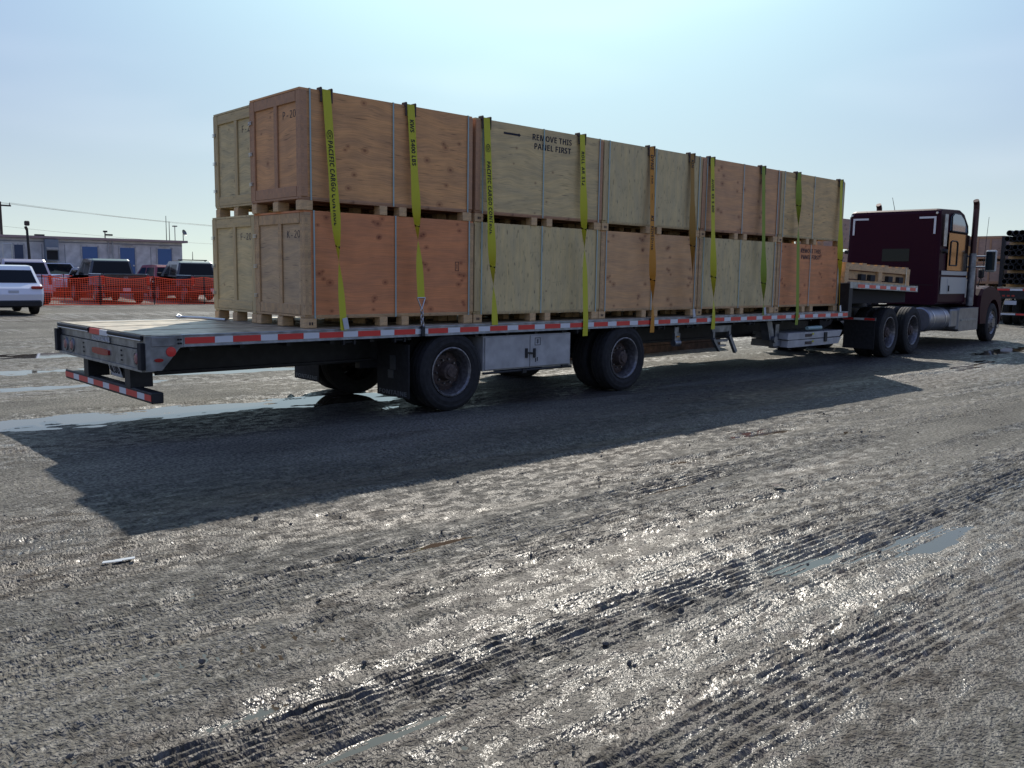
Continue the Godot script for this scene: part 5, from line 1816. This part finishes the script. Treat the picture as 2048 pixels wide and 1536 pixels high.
func _yard_right() -> void:
	# pipes on the far flatbed at the right edge
	var t := far_trailer("far flatbed at the right edge carrying dark pipes, red and white tape on its tail", Vector3(33.0, 0, -2.75), 0.05, 13.0)
	var g := "dark pipes stacked on the far flatbed"
	var pm := MB.new()
	pm.lathe([Vector2(0, 0.085), Vector2(0, 0.105), Vector2(11.0, 0.105), Vector2(11.0, 0.085), Vector2(0, 0.085)], Vector3.ZERO, Vector3(1, 0, 0), 14)
	var mesh: ArrayMesh = pm.mesh()
	var y := 1.43
	var nth := ["first", "second", "third", "fourth", "fifth", "sixth", "seventh", "eighth", "ninth", "tenth", "eleventh"]
	var lay := ["bottom", "second", "third", "top"]
	for tier in 4:
		for k in 3:
			var d := solo("dunnage_beam", bx(Vector3(34.0 + k * 4.2, y, -4.1), Vector3(34.12 + k * 4.2, y + 0.1, -1.5)), M.block, "pale timber spacer under the %s tier of pipes, number %s from the tail" % [lay[tier], ["one", "two", "three"][k]], "timber", "timber spacers between the pipe tiers")
			if tier < 3: pass
		y += 0.1
		for r in 2:
			for c in 11:
				var o := MeshInstance3D.new()
				o.name = numbered("steel_pipe")
				o.mesh = mesh
				o.material_override = M.pipe
				add_child(o)
				var dx := 0.06 * sin(c * 3.1 + tier * 1.7 + r)
				o.position = Vector3(33.3 + dx, y + 0.105 + r * 0.212, -3.95 + c * 0.215 + (0.05 if r == 1 else 0.0))
				tag(o, "dark pipe, %s from the left in the %s row of the %s tier" % [nth[c], ["lower", "upper"][r], lay[tier]], "pipe", g)
		y += 0.424 + 0.005
	# brown crates beyond the bonnet, on a flatbed of their own
	far_trailer("far flatbed behind the tractor bonnet carrying brown crates", Vector3(36.2, 0, -6.6), 0.0, 13.0)
	var g2 := "brown crates on far flatbeds"
	var brown := lin(0.42, 0.20, 0.11)
	var pink := lin(0.45, 0.30, 0.22)
	var names := [["lower brown crate beyond the mirror, left one of the far flatbed", "upper brown crate beyond the mirror, left one of the far flatbed"], ["lower pinkish crate beyond the mirror, right one of the far flatbed", "upper pinkish crate beyond the mirror, right one of the far flatbed"], ["lower crate in the second row of the far flatbed", "upper crate in the second row of the far flatbed"]]
	for k in 2:
		for lv in 2:
			var c := make_crate(names[k][lv], g2, Vector3(37.6, 1.435 + lv * 1.03, -6.75 + k * 1.12), 0.0, 4, brown if k == 0 else pink, 4, brown if k == 0 else pink, M.timber_red, [])
			c.scale = Vector3(1, 0.85, 1)
	for lv in 2:
		var c := make_crate(names[2][lv], g2, Vector3(39.95, 1.435 + lv * 1.03, -6.2), 0.0, 4, brown, 4, brown, M.timber_red, [])
		c.scale = Vector3(1, 0.85, 1)
	var wp := MB.new()
	wp.box(Vector3(36.3, 2.4, -5.05), Vector3(0.14, 2.1, 0.14))
	solo("stake_post", wp, M.black, "upright dark stake at the right corner of the brown crates", "stake")
	# a crate showing over the cab roof at the left
	far_trailer("far flatbed mostly hidden behind the maroon cab", Vector3(27.4, 0, -8.6), 0.0, 8.0)
	for lv in 2:
		var c := make_crate(["lower crate hidden behind the cab", "crate whose corner shows left of the cab roof"][lv], g2, Vector3(28.8, 1.435 + lv * 1.24, -8.9), 0.0, 4, pink, 4, pink, M.timber_red, [])
		c.scale = Vector3(1, 1.02, 1)
	# the load beside the tractor that its polished side mirrors
	far_trailer("loaded flatbed parked beyond the right edge, seen mirrored in the polished sleeper side", Vector3(31.5, 0, 4.2), 0.0, 13.0)
	for k in 4:
		for lv in 2:
			make_crate("tan crate mirrored in the sleeper side, %s level, %s from its tail" % [["lower", "upper"][lv], ["first", "second", "third", "fourth"][k]], g2, Vector3(33.0 + k * 2.3, 1.435 + lv * 1.212, 3.7), 0.0, 4, lin(0.46, 0.27, 0.13), 4, lin(0.46, 0.27, 0.13), M.timber, [])

# ------------------------------------------------------------------ small things on the ground and deck
func _litter() -> void:
	# crane mats stacked beyond the trailer, in their own shade
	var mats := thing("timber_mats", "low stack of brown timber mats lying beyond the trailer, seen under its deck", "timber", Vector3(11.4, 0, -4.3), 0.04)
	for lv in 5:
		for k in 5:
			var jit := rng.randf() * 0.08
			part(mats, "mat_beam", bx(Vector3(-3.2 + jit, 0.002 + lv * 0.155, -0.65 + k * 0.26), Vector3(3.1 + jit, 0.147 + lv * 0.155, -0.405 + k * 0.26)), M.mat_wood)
	var bar := MB.new()
	bar.tube([Vector3(1.36, DECK + 0.025, -2.52), Vector3(1.45, DECK + 0.03, -2.12), Vector3(1.55, DECK + 0.022, -1.74)], 0.017, 10)
	bar.tube([Vector3(1.36, DECK + 0.03, -2.52), Vector3(1.33, DECK + 0.05, -2.56), Vector3(1.30, DECK + 0.03, -2.52), Vector3(1.33, DECK + 0.02, -2.48)], 0.014, 8)
	solo("winch_bar", bar, M.steel, "steel winch bar lying on the bare rear deck before the far stack", "bar")
	var pp := MB.new()
	var c := Vector3(-1.30, 0.012, 3.05)
	for k in 2:
		pp.box(c + Vector3(0.06 * k - 0.03, 0.004 * k, 0.018 * k), Vector3(0.10, 0.003, 0.035), Basis(Vector3.UP, -0.5 + k * 0.15) * Basis(Vector3.BACK, 0.06))
	solo("paper_scrap", pp, mat(lin(0.34, 0.37, 0.38), 0.7), "white scrap of paper lying on the mud left of the shadow", "litter")
	var lf := MB.new()
	lf.flat(Vector3(3.02, 0.02, 4.48), Vector3(3.10, 0.045, 4.52), Vector3(3.14, 0.02, 4.46), Vector3.UP)
	lf.flat(Vector3(3.02, 0.02, 4.48), Vector3(3.14, 0.02, 4.46), Vector3(3.06, 0.03, 4.43), Vector3.UP)
	solo("dead_leaf", lf, M.rust, "curled brown scrap lying right of the brown puddle", "litter")
	# clods of mud and stones strewn over the yard
	var cm := MB.new()
	var pts := []
	var r2 := RandomNumberGenerator.new()
	r2.seed = 5
	for i in 6:
		for j in 8:
			var a := TAU * j / 8
			var e := -PI * 0.5 + PI * i / 5
			pts.append(Vector3(cos(a) * cos(e), sin(e) * 0.6, sin(a) * cos(e)) * (0.75 + 0.5 * r2.randf()))
	for i in 5:
		for j in 8:
			var a: Vector3 = pts[i * 8 + j]
			var b: Vector3 = pts[i * 8 + (j + 1) % 8]
			var d: Vector3 = pts[(i + 1) * 8 + j]
			var f: Vector3 = pts[(i + 1) * 8 + (j + 1) % 8]
			cm.quad(a, b, f, d, (a + f) * 0.5)
	var mm := MultiMesh.new()
	mm.transform_format = MultiMesh.TRANSFORM_3D
	mm.mesh = cm.mesh()
	var n := 1300
	mm.instance_count = n
	for i in n:
		var u := r2.randf()
		var x := -2.4 + pow(u, 1.4) * 16.0
		var z := r2.randf_range(0.5, 7.0)
		if r2.randf() < 0.55:
			var T: Array = TRACKS[r2.randi_range(0, 15)]
			z = T[0] + T[1] * x + T[2] * (1.15 if r2.randf() < 0.5 else -1.15) + r2.randfn(0, 0.07)
		var s := 0.0025 + 0.010 * pow(r2.randf(), 5.0)
		var bs := Basis.from_euler(Vector3(r2.randf() * 6.0, r2.randf() * 6.0, r2.randf() * 6.0)).scaled(Vector3(s, s, s) * Vector3(1.0 + r2.randf(), 1.0, 1.0))
		mm.set_instance_transform(i, Transform3D(bs, Vector3(x, s * 0.3 + 0.002, z)))
	var mi := MultiMeshInstance3D.new()
	mi.name = "mud_clods"
	mi.multimesh = mm
	mi.material_override = mat(lin(0.09, 0.085, 0.075), 0.9)
	add_child(mi)
	mi.set_meta("kind", "stuff")
	tag(mi, "small clods of dark mud strewn along the tyre tracks", "mud")
